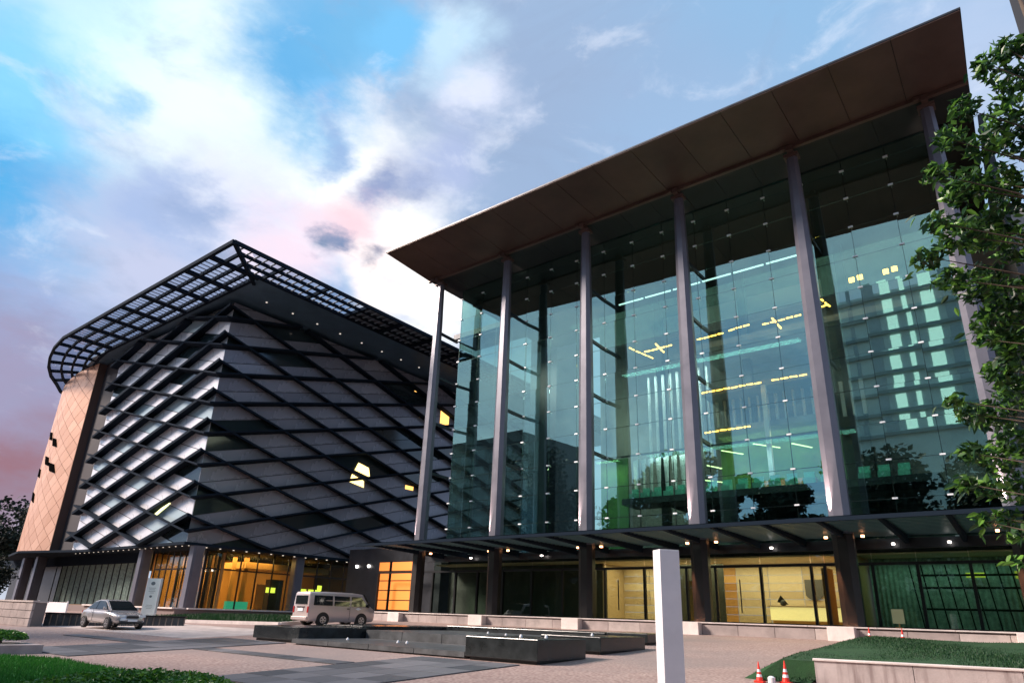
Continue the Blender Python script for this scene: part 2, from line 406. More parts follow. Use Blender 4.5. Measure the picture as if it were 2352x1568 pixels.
# plinth
pl = box('plinth', -45, 12, 35.02, 52, .6, 1.60, mat('plinth_core', (.22, .19, .18), .8), B)
x = -45.0
while x < 11:
    wv_ = 1.9 + random.uniform(-.15, .15)
    box('plinth_stone', x + .012, x + wv_ - .012, 34.96, 35.02, .95, 1.52, M['stone'] if random.random() < .7 else M['concrete'], B); x += wv_
for i in range(19):
    box('coping_stone', -45 + 3 * i + .01, -42 + 3 * i - .01, 34.88, 36.6, 1.60, 1.66, M['sill'], B)
for cx in cols[1:] + [-37.1]:
    box('column_block', cx - .95, cx + .22, 34.5, 35.5, .8, 1.63, M['sill'], B, bevel=.02)
# columns: long tapering, eight-sided
def colring(cx, cy_, w_, d, z, ch=.30):
    a = w_ / 2; b = d / 2; c = ch * w_ / 2; e = ch * d / 2
    return [(cx - a, cy_ - b + e, z), (cx - a + c, cy_ - b, z), (cx + a - c, cy_ - b, z), (cx + a, cy_ - b + e, z),
            (cx + a, cy_ + b - e, z), (cx + a - c, cy_ + b, z), (cx - a + c, cy_ + b, z), (cx - a, cy_ + b - e, z)]
for cx in cols:
    prof = [(5.96, 1.0), (11, 1.0), (16, .96), (21, .87), (25, .76), (28.6, .62)]
    c = MB().loft([colring(cx, 35.9, w_, w_ * .78, z, .55) for z, w_ in prof]).build('column', M['column'], B)
    MB().loft([colring(cx, 35.9, .98, .78, z, .55) for z in (1.66, 5.955)]).build('column_base', mat('brown_black_cladding', (.018, .015, .015), .45, .2, .3, 1), B)
    MB().box(cx - .42, cx + .42, 35.55, 36.2, 28.6, 28.8).box(cx - .16, cx + .16, 35.2, 36.1, 28.8, 29.14).box(cx - .5, cx - .2, 35.15, 35.4, 28.92, 29.12).build('column_bracket', M['soffit'], c)
    for z in (24.2, 20.2, 16.2, 12.1):
        MB().bar((cx, 36.25, z), (cx, 38.42, z - .05), .16, .22).build('strut', M['steel'], B)
# roof
ZR = 29.2; fl = (-37.82, 30.4, 29.5); fr = (2.1, 29.4, 28.35); bl = (-37.82, 35.35, 29.22); br = (2.1, 35.35, 29.22)
NP = 14
for i in range(NP):
    t0, t1 = i / NP + .0004, (i + 1) / NP - .0004
    lp = lambda a, b, t: Vector(a) * (1 - t) + Vector(b) * t
    q = [lp(fl, fr, t0), lp(fl, fr, t1), lp(bl, br, t1), lp(bl, br, t0)]
    MB().hexa(q, [p + Vector((0, 0, .05)) for p in q]).build('soffit_panel', M['soffit'], B)
rf = MB()
ft = .06; rf.hexa([(fl[0] - .03, fl[1] - .04, fl[2] + .051), (fr[0] + .03, fr[1] - .04, fr[2] + .051), (fr[0] + .03, 35.3, 29.272), (fl[0] - .03, 35.3, 29.272)],
        [(fl[0] - .03, fl[1] - .04, fl[2] + .16), (fr[0] + .03, fr[1] - .04, fr[2] + .16), (fr[0] + .03, 35.3, 30.0), (fl[0] - .03, 35.3, 30.0)])
rf.box(-37.85, 2.13, 35.303, 54, 29.26, 30.0)
rf.build('roof', M['steel'], B)
MB().box(-37.82, 2.1, 35.36, 35.6, 29.02, 29.255).build('edge_beam', M['soffit'], B)
for i in range(17):
    x0 = -37.8 + i * 2.347; MB().box(x0 + .01, x0 + 2.337, 35.61, 38.44, 29.2, 29.255).build('dark_soffit_panel', M['dsoffit'], B)
box('inner_ceiling', -36.4, 2.1, 38.56, 53.9, 29.1, 29.25, M['dsoffit'], B)
# curtain wall
xg = [-12.17 + 2.43 * k for k in range(-10, 6)]     # -36.47 ... -0.02
rows = [5.95, 7.97, 10.01, 12.05, 14.10, 16.15, 18.2, 20.2, 22.25, 24.27, 26.3, 28.3, 29.18]
gm = {}
for j in range(len(rows) - 1):
    h = rows[j + 1] - rows[j]
    gm[j] = MB().box(-1.205, 1.205, -.012, .012, .012, h - .012).mesh('glass_pane', M['glass'])
for i in range(len(xg) - 1):
    for j in range(len(rows) - 1):
        o = inst('glass_pane', gm[j], ((xg[i] + xg[i + 1]) / 2, 38.5, rows[j]), B, (.022 + random.uniform(-.003, .003), 0, random.uniform(-.003, .003)))
sp = MB(); jn = MB()
for i, x in enumerate(xg):
    jn.box(x - .022, x + .022, 38.505, 38.53, rows[0], 29.18)
    for z in rows[:-1]:
        sp.box(x - .13, x + .13, 38.38, 38.485, z - .045, z + .045); sp.box(x - .03, x + .03, 38.52, 38.8, z - .03, z + .03)
for z in rows[1:-1]: jn.box(xg[0], xg[-1], 38.506, 38.529, z - .020, z + .020)
sp.build('glass_fitting', M['fit'], B, kind='stuff'); jn.build('silicone_joint', M['black'], B, kind='stuff')
# left return glass wall
yg = [38.56 + 2.43 * k for k in range(6)]
rg = {}
for j in range(len(rows) - 1):
    h = rows[j + 1] - rows[j]; rg[j] = MB().box(-.012, .012, -1.205, 1.205, .012, h - .012).mesh('side_glass_pane', M['sglass2'] if 'sglass2' in M else M['shop'])
for i in range(5):
    for j in range(len(rows) - 1): inst('side_glass_pane', rg[j], (-36.47, (yg[i] + yg[i + 1]) / 2, rows[j]), B)
sj = MB()
for y in yg: sj.box(-36.5, -36.46 , y - .02, y + .02, 5.95, 29.1)
sj.build('side_joint', M['steel'], B)
# inside: dark steel posts, back wall, galleries
for x in (-30.2, -22.2, -14.8, -7.3): box('inner_column', x - .3, x + .3, 48.2, 48.8, 6, 29.1, M['black'], B)
box('back_wall', -29.0, 6, 50, 50.3, 5.9, 29.1, M['wall'], B)
box('end_wall', 2.3, 2.6, 38.6, 50, 1.7, 29.1, M['dwall'], B)
box('first_floor_slab', -36.3, 2.3, 38.7, 50, 5.3, 5.94, M['dwall'], B)
for (x0, x1, z) in ((-17.2, -9.2, 17.45), (-17.2, -9.2, 14.45), (-20, 2, 9.4), (-17.5, 2, 21.2)):
    sl = box('gallery_slab', x0, x1, 44.6, 49.95, z, z + .45, M['wall'], B)
# white folded screen panels behind the glass
for i in range(9):
    x0 = -22.3 + i * .62
    MB().hexa([(x0, 43.4, 9.9), (x0 + .3, 43.1, 9.9), (x0 + .32, 43.12, 9.9), (x0 + .02, 43.42, 9.9)], [(x0 - .12, 43.4, 12.9), (x0 + .42, 43.1, 12.9), (x0 + .44, 43.12, 12.9), (x0 - .10, 43.42, 12.9)]).build('folded_screen', M['white'], B)
for i in range(26):
    x0 = -22.4 + i * .62
    if -17.3 < x0 < -16.9: continue
    MB().box(x0, x0 + random.uniform(.10, .24), 46.3, 46.5, 13.2 if x0 < -17 else 14.95, 20.5 if x0 < -17 else 17.4).build('screen_fin', M['white'], B)
box('tall_white_pier', -12.75, -12.45, 44.2, 44.5, 9.9, 17.4, M['white'], B)
for i in range(6): MB().bar((-23.2 + i * 2.4, 43.2, 26.1), (-21.0 + i * 2.4, 43.2, 26.1), .12, .08).build('cool_strip_lamp', emis('cool_strip', (.8, 1, .95), 1.6), B)
box('light_wall_band', -23, -9, 49.7, 49.95, 25.0, 27.2, M['white'], B)
box('green_side_wall', -25.2, -22.9, 43.4, 43.6, 6, 13.2, M['green'], B)
light('green_wall_fill', 'AREA', (-24, 42.3, 12.8), 28, (.9, 1, .5), 2, .6, parent=B)  # area lamp added to make the green wall bright
# green lit office floor
box('green_wall', -17, -8.6, 47.2, 47.5, 9.9, 14.4, M['green'], B)
box('counter_shelf', -14.0, -10.4, 46.4, 47.1, 10.2, 11.1, M['copper'], B)
for i in range(12):
    x0 = -16.6 + i * 1.05
    if abs(x0 + 8) < .3: continue
    MB().box(x0, x0 + .62, 42.6, 43.2, 9.9, 10.3).box(x0, x0 + .62, 43.05, 43.2, 10.3, 10.75).build('mint_seat', M['mint'], B)
for i in range(6):
    x0 = -22.4 + i * .9
    MB().box(x0, x0 + .5, 42.6, 43.2, 9.9, 10.3).box(x0, x0 + .5, 43.05, 43.2, 10.3, 10.7).build('mint_seat', M['mint'], B)
box('seat_deck', -22.8, -3, 42.2, 44.6, 9.45, 9.88, M['dwall'], B)
box('seat_rail', -22.8, -4.4, 42.2, 42.26, 12.94, 13.06, M['black'], B)
for (a, b_) in (((-15.6, 43.5, 12.9), (-14.7, 45.2, 12.9)), ((-13.4, 43.5, 13.1), (-12.2, 45.4, 13.1)), ((-10.9, 43.5, 12.8), (-10.1, 45.2, 12.8)), ((-16.6, 43.2, 11.9), (-16.1, 44.6, 11.9)),
               ((-16.9, 43.2, 10.9), (-16.0, 44.6, 10.9))):
    MB().bar(a, b_, .10, .05).build('tube_lamp', M['tube'], B)
for (a, b_) in (((-22.2, 42.8, 21.9), (-20.3, 43.2, 20.7)), ((-21.0, 43, 21.3), (-18.6, 43, 21.4)), ((-19.9, 42.7, 21.7), (-19.5, 43.5, 21.1)), ((-16.7, 43, 21.35), (-14.6, 43, 21.4)), ((-14.3, 43, 21.5), (-12.7, 43, 21.6)),
               ((-11.9, 43, 21.35), (-9.2, 43, 21.45)), ((-11.1, 42.6, 21.6), (-10.7, 43.4, 20.9)), ((-8.3, 43, 21.6), (-7.5, 43, 21.75)), ((-8.0, 42.6, 22.3), (-7.4, 43.2, 21.6)),
               ((-16.77, 43.4, 17.3), (-12.4, 43.4, 17.3)), ((-11.8, 43.4, 17.3), (-9.4, 43.4, 17.3)), ((-16.74, 43.4, 14.3), (-13.4, 43.4, 14.32))):
    a = Vector(a); b_ = Vector(b_); n_ = max(1, round((b_ - a).length / .55))
    for k in range(n_):
        p = a.lerp(b_, (k + .10) / n_); q = a.lerp(b_, (k + .90) / n_); p.z += random.uniform(-.03, .03)
        MB().bar(p, q, .09, .07).build('strip_lamp', M['warm'], B)
for (x, z) in ((-5.9, 23.1), (-5.4, 23.15), (-3.9, 23.1), (-3.4, 23.15), (-33.6, 0)):
    if z: box('wall_lamp', x - .16, x + .16, 43, 43.1, z - .16, z + .16, M['warm'], B)
light('hall_light', 'AREA', (-14, 44.3, 24.4), 700, (1, .92, .80), 26, 6, parent=B)
light('office_light', 'AREA', (-12.8, 45.8, 14.2), 130, (1, .78, .28), 7, 2, parent=B)
light('seat_light', 'AREA', (-14, 43.0, 13.0), 200, (.8, 1, .9), 14, 1, parent=B)
light('screen_fill_light', 'AREA', (-17, 45.2, 20.6), 420, (.9, 1, .95), 14, .8, parent=B)  # area lamp added to brighten the pale fins, not a fixture of the hall

# canopy
cz = 5.95
MB().box(-38.2, 4.5, 30.95, 31.1, cz, cz + .18).build('canopy_edge', M['fin'], B)
box('canopy_glass', -38.2, 4.5, 31.11, 38.3, cz + .20, cz + .23, M['sglass'], B)
for k in range(-13, 5):
    x = -7.1 + 2.45 * k
    if x < -38.2: continue
    MB().hexa([(x - .09, 31.1, cz), (x + .09, 31.1, cz), (x + .09, 38.3, cz - .28), (x - .09, 38.3, cz - .28)], [(x - .09, 31.1, cz + .18), (x + .09, 31.1, cz + .18), (x + .09, 38.3, cz + .18), (x - .09, 38.3, cz + .18)]).build('rafter', M['fin'], B)
for k in range(15):
    y = 31.45 + k * .46
    MB().box(-38.1, 4.4, y, y + .16, cz + .09, cz + .13).build('canopy_slat', mat('grey_slat', (.08, .115, .12), .4, .3), B)
box('canopy_fascia', -38.2, 4.5, 38.3, 38.48, 5.45, 5.94, M['dwall'], B)
for cx in cols:
    for dx in (-.95, .75):
        box('downlight', cx + dx, cx + dx + .14, 36.2, 36.34, cz - .12, cz - .02, M['copplight'], B)
    for dx in (-.95, .75): pass
for x in (-33.4, -31.5, -26.9, -11.3, -5.3, -2.9, -.4, 1.6, -17.9): box('downlight', x, x + .13, 37.9, 38.03, 5.6, 5.68, M['spot'], B)
for cx in cols:     # lamps at the columns: one shining up the shaft from the canopy, one grazing down below it
    light('uplight', 'SPOT', (cx - .54, 35.38, 6.3), 7000, (1, .72, .58), .04, rot=((-(Vector((.30, .40, 2.6)))).to_track_quat('Z', 'Y').to_euler()), parent=B, spot=R(18), blend=.6)
    box('uplight_lamp', cx - .60, cx - .48, 35.32, 35.44, 6.19, 6.26, M['spot'], B)
for cx in cols[3:]:
    light('downlight_lamp', 'SPOT', (cx - .60, 35.30, 5.85), 3500, (1, .42, .20), .04, rot=((-(Vector((.12, .16, -2.6)))).to_track_quat('Z', 'Y').to_euler()), parent=B, spot=R(20), blend=.6)
# ground floor front
box('header', -44, 2.3, 38.42, 38.58, 4.66, 4.80, M['black'], B)
box('threshold', -44, 2.3, 38.42, 38.58, 1.60, 1.72, M['black'], B)
mx_ = [-44, -37.6, -35.2, -33.0, -30.6, -28.0, -25.4, -22.9, -22.1, -19.3, -18.4, -16.5, -14.7, -12.1, -9.4, -8.7, -6.4, -4.4, -2.2, 0, 2.3]
for i, x in enumerate(mx_):
    box('mullion', x - .07, x + .07, 38.40, 38.60, 1.72, 4.66, M['black'], B)
    if i < len(mx_) - 1:
        x2 = mx_[i + 1]
        if x >= -37.7:
            box('shop_pane', x + .07, x2 - .07, 38.49, 38.51, 1.72, 4.66, M['shop'], B)
            box('transom_pane', x + .02, x2 - .02, 38.49, 38.51, 4.80, 5.44, M['shop'], B)
for x in (-21.1, -13.3): box('door_handle', x, x + .05, 38.30, 38.36, 2.2, 4.0, M['black'], B)
box('lobby_floor', -37.5, 2.3, 38.6, 48, 1.6, 1.68, mat('lobby_floor_stone', (.35, .30, .24), .25), B)
for i in range(8):
    x0 = -23.2 + i * 2.02
    for j in range(7):
        if i in (55,) and j > 4: continue
        box('wood_panel', x0 + .015, x0 + 2.005, 43.0, 43.06, 1.7 + j * .475, 2.155 + j * .475, M['palewood'] if i not in (3, 7) else M['wood'], B)
box('dark_partition', -37.5, -23.3, 40.2, 40.3, 1.7, 5.2, mat('dark_green_grey_wall', (.05, .055, .048), .6, 0, .3, .5), B)
box('partition_return', -23.3, -23.2, 40.2, 43.1, 1.7, 5.2, M['palewood'], B)
box('partition_return', -7.2, -7.1, 38.7, 43.1, 1.7, 5.2, M['wood'], B)
box('wood_leaf', -18.6, -18.0, 39.4, 39.5, 1.7, 4.3, M['wood'], B)
box('wood_leaf', -9.0, -8.7, 38.9, 40.2, 1.7, 4.6, M['wood'], B)
box('dark_screen', -18.3, -15.2, 41.0, 41.1, 1.7, 5.1, mat('dark_green_grey_wall', (.05, .055, .048), .6, 0, .3, .5), B)
box('wood_leaf', -16.9, -16.4, 39.4, 39.6, 1.7, 4.0, M['wood'], B)
for i in range(10):
    x0 = -7.0 + i * .93
    MB().add([(x0 + .93 * t / 8, 41 + .08 * (t % 2), z) for z in (1.7, 5.2) for t in range(9)], [(t, t + 1, t + 10, t + 9) for t in range(8)]).build('curtain', M['curtain'], B)
for i in range(13):
    x0 = -4.6 + i * .52
    MB().bar((x0, 39.3, 1.7), (x0 - .28, 39.3, 4.7), .06, .06).build('screen_bar', M['black'], B)
for z in (2.6, 3.6, 4.2): MB().bar((-4.6, 39.36, z), (2.2, 39.36, z), .05, .10).build('screen_rail', M['black'], B)
for (x0, x1, z0, z1) in ((-2.6, -1.8, 4.15, 4.4), (-.6, .9, 4.1, 4.45), (-.3, .7, 3.3, 3.6), (-.2, .2, 2.3, 3.0)): box('lit_blind', x0, x1, 40.6, 40.65, z0, z1, emis('olive_lit_blind', (.45, .50, .06), .35), B)
box('lobby_ceiling', -37.5, 2.3, 38.62, 43.3, 5.2, 5.28, M['palewood'], B)
light('lobby_light', 'AREA', (-15.5, 40.8, 5.15), 520, (1, .78, .46), 14, 3, parent=B)
light('lobby_light', 'AREA', (-20.8, 40.4, 5.15), 150, (1, .75, .30), 3.5, 2.5, parent=B)
light('curtain_light', 'AREA', (-3.5, 39.9, 5.0), 22, (.5, 1, .75), 6, .8, parent=B)

# reception desk, plaque, stand, vase
D = empty('reception_desk', (-11.2, 41.6, 1.69), 'long glowing cream reception desk behind the glass doors', 'desk')
box('desk_front', -12.6, -8.6, 41.2, 41.3, 1.9, 2.62, emis('cream_lit_front', (1, .80, .36), .55), D)
box('desk_top', -12.7, -8.5, 41.15, 41.9, 2.62, 2.70, M['palewood'], D)
box('desk_base', -12.5, -8.7, 41.3, 41.8, 1.69, 1.9, M['wood'], D)
sh = [(-10.95, 0, 4.25), (-10.95, 0, 3.35), (-10.75, 0, 3.15), (-10.45, 0, 3.05), (-10.15, 0, 3.15), (-9.95, 0, 3.35), (-9.95, 0, 4.25)]
MB().prism([(a, 42.9, c) for a, b_, c in sh], (0, .09, 0)).build('wall_plaque', mat('grey_plaque', (.10, .095, .10), .5), None, label='dark grey shield shaped plaque on the pale wood wall', cat='plaque')
tag(MB().tube([(-11.9, 41.5, 2.705), (-11.9, 41.5, 2.78), (-11.9, 41.5, 2.95), (-11.9, 41.5, 3.05)], [.10, .20, .16, .05]).add([(-12.25, 41.5, 2.9), (-11.6, 41.5, 2.76), (-12.02, 41.5, 3.3)], [(0, 1, 2)]).build('desk_ornament', M['black']), 'small black ornament standing on the cream reception desk', 'ornament')
E_ = empty('notice_stand', (-5.3, 36.4, 1.66), 'small pale yellow notice board standing on the plinth by the screens', 'sign')
box('notice_board', -5.55, -5.05, 36.4, 36.44, 1.86, 2.5, mat('pale_yellow_board', (.62, .55, .30), .6), E_); box('stand_foot', -5.45, -5.15, 36.25, 36.6, 1.66, 1.70, M['wood'], E_)
box('stand_post', -5.33, -5.27, 36.445, 36.48, 1.70, 2.3, M['wood'], E_)

# ------------------------------------------------------------------ left building
X0, Y0, Z0, Z1 = -57.7, 28.55, 6.8, 29.2
LB = empty('diagrid_building', (-70, 35, .9), 'grey box wrapped in diagonal fins under a wide louvred roof', 'building')
box('core', -82.0, X0 - .14, Y0 + .14, 96, Z0 + .1, 29.85, mat('core_black', (.015, .017, .02), .6), LB)
def clip(poly, axis, val, keep_less):
    outp = []
    for i in range(len(poly)):
        a, b_ = poly[i], poly[(i + 1) % len(poly)]
        ia = (a[axis] <= val) == keep_less or a[axis] == val; ib = (b_[axis] <= val) == keep_less or b_[axis] == val
        if ia: outp.append(a)
        if ia != ib:
            t = (val - a[axis]) / (b_[axis] - a[axis]); outp.append((a[0] + (b_[0] - a[0]) * t, a[1] + (b_[1] - a[1]) * t))
    return outp
SL = .275; PZ = 2.87
# u = distance from the corner along the face; thick fins z = tk - SL*u ; thin fins z = tn + SL*u
def face(umax, to3, splits, isfront):
    npn = 0
    tks = [11.85 + PZ * k for k in range(-2, 16)]; tns = [7.6 + PZ * k for k in range(-10, 9)]
    for a in tks:
        for b_ in tns:
            def pt(s, t):    # s along a..a+PZ, t along b..b+PZ
                A = a + PZ * s; Bq = b_ + PZ * t; u = (A - Bq) / (2 * SL); return (u, (A + Bq) / 2)
            ns, ntt = splits if (a - b_) / (2 * SL) < 36 else (1, 1)
            for i in range(ns):
                for j in range(ntt):
                    g_ = .012
                    q = [pt((i) / ns + g_, j / ntt + g_), pt((i + 1) / ns - g_, j / ntt + g_), pt((i + 1) / ns - g_, (j + 1) / ntt - g_), pt(i / ns + g_, (j + 1) / ntt - g_)]
                    q = clip(q, 0, .02, False)
                    if len(q) > 2: q = clip(q, 0, umax, True)
                    if len(q) > 2: q = clip(q, 1, Z0, False)
                    if len(q) > 2: q = clip(q, 1, Z1 + .55, True)
                    if len(q) < 3: continue
                    ar = abs(sum(q[k][0] * q[(k + 1) % len(q)][1] - q[(k + 1) % len(q)][0] * q[k][1] for k in range(len(q)))) / 2
                    if ar < .15: continue
                    r_ = random.random(); uc = sum(p[0] for p in q) / len(q); zc = sum(p[1] for p in q) / len(q)
                    mt = M['panel'] if isfront else M['shaded_panel']; off = .0; nm = 'wall_panel'
                    pw = (.04 + (.14 if uc < 9 else 0) if isfront else .07 + (.30 if uc < 7 else 0)) * (1 if uc < 38 else 0)
                    if r_ < pw: mt = M['winglass']; off = -.05; nm = 'window'
                    elif r_ < pw + .10: mt = M['tglass'] if isfront else M['shaded_panel']; nm = 'glass_panel' if isfront else nm
                    P = [to3(u, z, off) for u, z in q]; P2 = [to3(u, z, off - .06) for u, z in q]
                    mb = MB(); n = len(P); mb.add(P + P2, [tuple(range(n)), tuple(range(n, 2 * n))[::-1]] + [(k, (k + 1) % n, n + (k + 1) % n, n + k) for k in range(n)])
                    mb.build(nm, mt, LB, origin=P[0]); npn += 1
    # fins
    for sgn, lst in ((-1, tks), (1, tns)):
        for a in lst:
            c0 = a
            ends = [(0., c0), (umax + .45, c0 + sgn * SL * (umax + .45))]
            # clip by z range
            us = []
            lo, hi = 0., umax + .45
            z_at = lambda u: c0 + sgn * SL * u
            zlo, zhi = Z0 + .05, Z1 + .5
            if sgn < 0:
                lo = max(lo, (c0 - zhi) / SL); hi = min(hi, (c0 - zlo) / SL)
            else:
                lo = max(lo, (zlo - c0) / SL); hi = min(hi, (zhi - c0) / SL)
            if hi - lo < .3: continue
            pr = .78 if sgn < 0 else .84; hh = (.15 if isfront else .095) if sgn < 0 else .075
            def ring(u, mitre):
                z = z_at(u); m_ = -pr if mitre else 0.
                dz = -SL * sgn * (-m_) if mitre else 0
                return [to3(u, z - hh, .0), to3(u + m_, z - hh, pr), to3(u + m_, z + hh, pr), to3(u, z + hh, .0)]
            MB().hexa(ring(lo, lo == 0.), ring(hi, False)).build('fin', M['fin'], LB)
    return npn
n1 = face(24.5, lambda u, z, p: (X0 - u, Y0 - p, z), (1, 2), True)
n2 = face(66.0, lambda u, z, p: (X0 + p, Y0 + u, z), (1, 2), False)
print('panels', n1, n2)
# dark reveal between the mesh and the copper
box('dark_reveal', -88.3, -82.02, 29.3, 33, Z0, 29.85, mat('plum_black_reveal', (.028, .024, .030), .8, 0, .2, .5), LB)
# copper clad curved wall
arc = [(-88.4, 28.5), (-92, 28.35), (-96, 28.55), (-100, 29.1), (-103.5, 29.8), (-106.3, 30.6), (-108.2, 32), (-109, 34), (-109, 48)]
cum = [0]
for i in range(len(arc) - 1): cum.append(cum[-1] + math.dist(arc[i], arc[i + 1]))
def onarc(s, off=0):
    s = max(0, min(cum[-1] - .001, s)); i = max(k for k in range(len(cum)) if cum[k] <= s); i = min(i, len(arc) - 2)
    t = (s - cum[i]) / (cum[i + 1] - cum[i]); dx = arc[i + 1][0] - arc[i][0]; dy = arc[i + 1][1] - arc[i][1]; l = math.hypot(dx, dy)
    return (arc[i][0] + dx * t + dy / l * off, arc[i][1] + dy * t - dx / l * off * 1.0)
cw = MB(); n = 30
ringp = [onarc(cum[-1] * i / n, 0) for i in range(n + 1)]
cw.add([(p[0], p[1], z) for z in (Z0, 29.8) for p in ringp], [(i, i + 1, n + 2 + i, n + 1 + i) for i in range(n)])
cw.add([(-88.4, 28.5, Z0), (-88.4, 33, Z0), (-88.4, 33, 29.8), (-88.4, 28.5, 29.8)], [(0, 1, 2, 3)])
cw.build('curved_wall', mat('copper_backing', (.10, .06, .05), .6), LB)
HW, HH = 1.55, .95; nt_ = 0
smax = cum[7]
wins = [(12.8, 22.3), (8.6, 20.75), (10.2, 18.56), (6.4, 17.2), (14.2, 17.5), (13.3, 14.2)]
j = 0; z = Z0
while z < 30.5:
    s = (0 if j % 2 == 0 else HW)
    while s < smax + HW:
        q = [(s, z - HH + .035), (s + HW - .05, z), (s, z + HH - .035), (s - HW + .05, z)]
        q = clip(q, 0, .03, False)
        if len(q) > 2: q = clip(q, 1, Z0, False)
        if len(q) > 2: q = clip(q, 1, 29.78, True)
        if len(q) > 2 and nt_ < 300:
            P = []; P2 = []
            sgx = 1
            for (a, b_) in q:
                x_, y_ = onarc(a, -.06); P.append((x_, y_, b_)); x_, y_ = onarc(a, -.01); P2.append((x_, y_, b_))
            k = len(P); mb = MB(); mb.add(P + P2, [tuple(range(k)), tuple(range(k, 2 * k))[::-1]] + [(t, (t + 1) % k, k + (t + 1) % k, k + t) for t in range(k)])
            mb.build('copper_shingle', M['copper'], LB, origin=P[0]); nt_ += 1
        s += 2 * HW
    z += HH; j += 1
print('shingles', nt_)
for (s, z) in wins:
    s_ = s; q = [(s_ - 1.9, z - .9), (s_ + .6, z - .35), (s_ + 1.9, z + .9), (s_ - .6, z + .35)]
    P = [(*onarc(a, -.16), b_) for a, b_ in q]; P2 = [(*onarc(a, -.07), b_) for a, b_ in q]
    mb = MB(); mb.add(P + P2, [(0, 1, 2, 3), (7, 6, 5, 4)] + [(t, (t + 1) % 4, 4 + (t + 1) % 4, 4 + t) for t in range(4)])
    wo = mb.build('small_window', mat('open_window_black', (.004, .004, .004), .95, spec=0), LB, origin=P[0])
# louvred roof
ZL = 29.9
front = [(-47.76, 22.6), (-84.0, 22.8), (-88.5, 23.4), (-92.5, 24.3), (-96.5, 25.5), (-100.5, 27.1), (-104, 29.0), (-107.2, 30.6), (-111, 34)]
rows_y = [0, 1.35, 2.5, 3.65, 4.6]
def inset(pts, d):
    outp = []
    for i, p in enumerate(pts):
        a = pts[max(0, i - 1)]; b_ = pts[min(len(pts) - 1, i + 1)]; dx, dy = b_[0] - a[0], b_[1] - a[1]; l = math.hypot(dx, dy)
        nx, ny = dy / l, -dx / l     # pointing inwards (+Y for a leftward run)
        nx, ny = -dy / l * -1, dx / l * -1
        sc_ = 1
        if i == 0: outp.append((p[0] - d * 1.0, p[1] + d)); continue
        outp.append((p[0] + nx * d * -1 * -1, p[1] + ny * d))
    return outp
for r_i, d in enumerate(rows_y):
    pts = inset(front, d) if d else front
    hh = .34 if r_i in (0, 4) else .30; ww = .30 if r_i in (0, 4) else .24
    for i in range(len(pts) - 1):
        MB().bar((pts[i][0], pts[i][1], ZL + hh / 2), (pts[i + 1][0], pts[i + 1][1], ZL + hh / 2), ww, hh).build('roof_beam', M['fin'], LB)
ribx = [-51.8, -56.1, -60.4, -64.8, -69.3, -73.6, -78.0, -82.4]
inner = inset(front, 4.6)
for x in ribx: MB().box(x - .20, x + .20, 22.7, 27.4, ZL - .002, ZL + .33).build('roof_rib', M['fin'], LB)
curve_out = [(-86.3, 23.1), (-90.3, 23.8), (-94.3, 24.85), (-98.3, 26.2), (-102.2, 28.0)]
curve_in = [(-85.8, 27.6), (-88.4, 28.3), (-91.8, 28.4), (-95.3, 29.0), (-99.5, 29.6)]
for a, b_ in zip(curve_out, curve_in): MB().bar((a[0], a[1], ZL + .16), (b_[0], b_[1], ZL + .16), .32, .33).build('roof_rib', M['fin'], LB)
# louvre blades across the front bays
x = -52.3
while x > -84:
    if min(abs(x - r_) for r_ in ribx) > .25:
        MB().box(x - .07, x + .07, 22.72, 27.25, ZL + .18, ZL + .22).build('louvre', mat('blue_grey_slat', (.26, .33, .42), .5), LB)
    x -= .72
M['roofglass'] = glassmat('tinted_roof_sheet', (.60, .68, .78), (.5, .6, .7), .05)
for i in range(len(front) - 1):   # tinted translucent sheets over the louvre grid
    a, b_, c_, d_ = front[i], front[i + 1], inner[i + 1], inner[i]
    MB().add([(p[0], p[1], ZL + .36) for p in (a, b_, c_, d_)], [(0, 1, 2, 3)]).build('roof_sheet', M['roofglass'], LB)
MB().add([(-47.8, 24, ZL + .36), (-47.8, 95, ZL + .36), (-51.5, 95, ZL + .36), (-51.5, 27.5, ZL + .36)], [(0, 1, 2, 3)]).build('roof_sheet', M['roofglass'], LB)
# side canopy
for xx, ww in ((-47.76, .22), (-49.1, .12), (-50.4, .12), (-51.6, .22)):
    MB().box(xx - ww / 2, xx + ww / 2, 22.6 + (-47.76 - xx), 95, ZL + .001, ZL + .33).build('roof_beam', M['fin'], LB)
for y in (27.6, 32.3, 37.0, 41.7, 46.4, 51.1, 55.8, 60.5, 65.2, 70, 75, 80): MB().box(-51.6, -47.8, y - .11, y + .11, ZL - .002, ZL + .332).build('roof_rib', M['fin'], LB)
MB().bar((-47.76, 22.6, ZL + .13), (-53.0, 27.7, ZL + .13), .26, .42).build('mitre_beam', M['fin'], LB)
y = 23.6
while y < 60:
    x1 = -47.9; x0 = max(-51.5, -47.76 - (y - 22.6)) if y < 26.5 else -51.5
    if min(abs(y - r_) for r_ in (27.6, 32.3, 37.0, 41.7, 46.4, 51.1, 55.8)) > .25:
        MB().box(x0, x1, y - .09, y + .09, ZL + .16, ZL + .2).build('louvre', mat('blue_grey_slat', (.26, .33, .42), .5), LB)
    y += .78
slate = mat('roof_underside', (.09, .16, .23), .5, .2, .2, .5)
box('roof_soffit', -88, -51.62, 27.32, 96, ZL + .10, ZL + .3, slate, LB)
box('roof_soffit', -51.5, -47.9, 37.1, 95, ZL + .335, ZL + .42, mat('roof_sheet', (.10, .12, .15), .5), LB)
MB().prism([(-88, 27.5, ZL + .1), (-92, 28.2, ZL + .1), (-97, 28.8, ZL + .1), (-103, 29.6, ZL + .1), (-108.6, 31.5, ZL + .1), (-108.6, 60, ZL + .1), (-88, 60, ZL + .1)], (0, 0, .2)).build('roof_soffit', slate, LB)
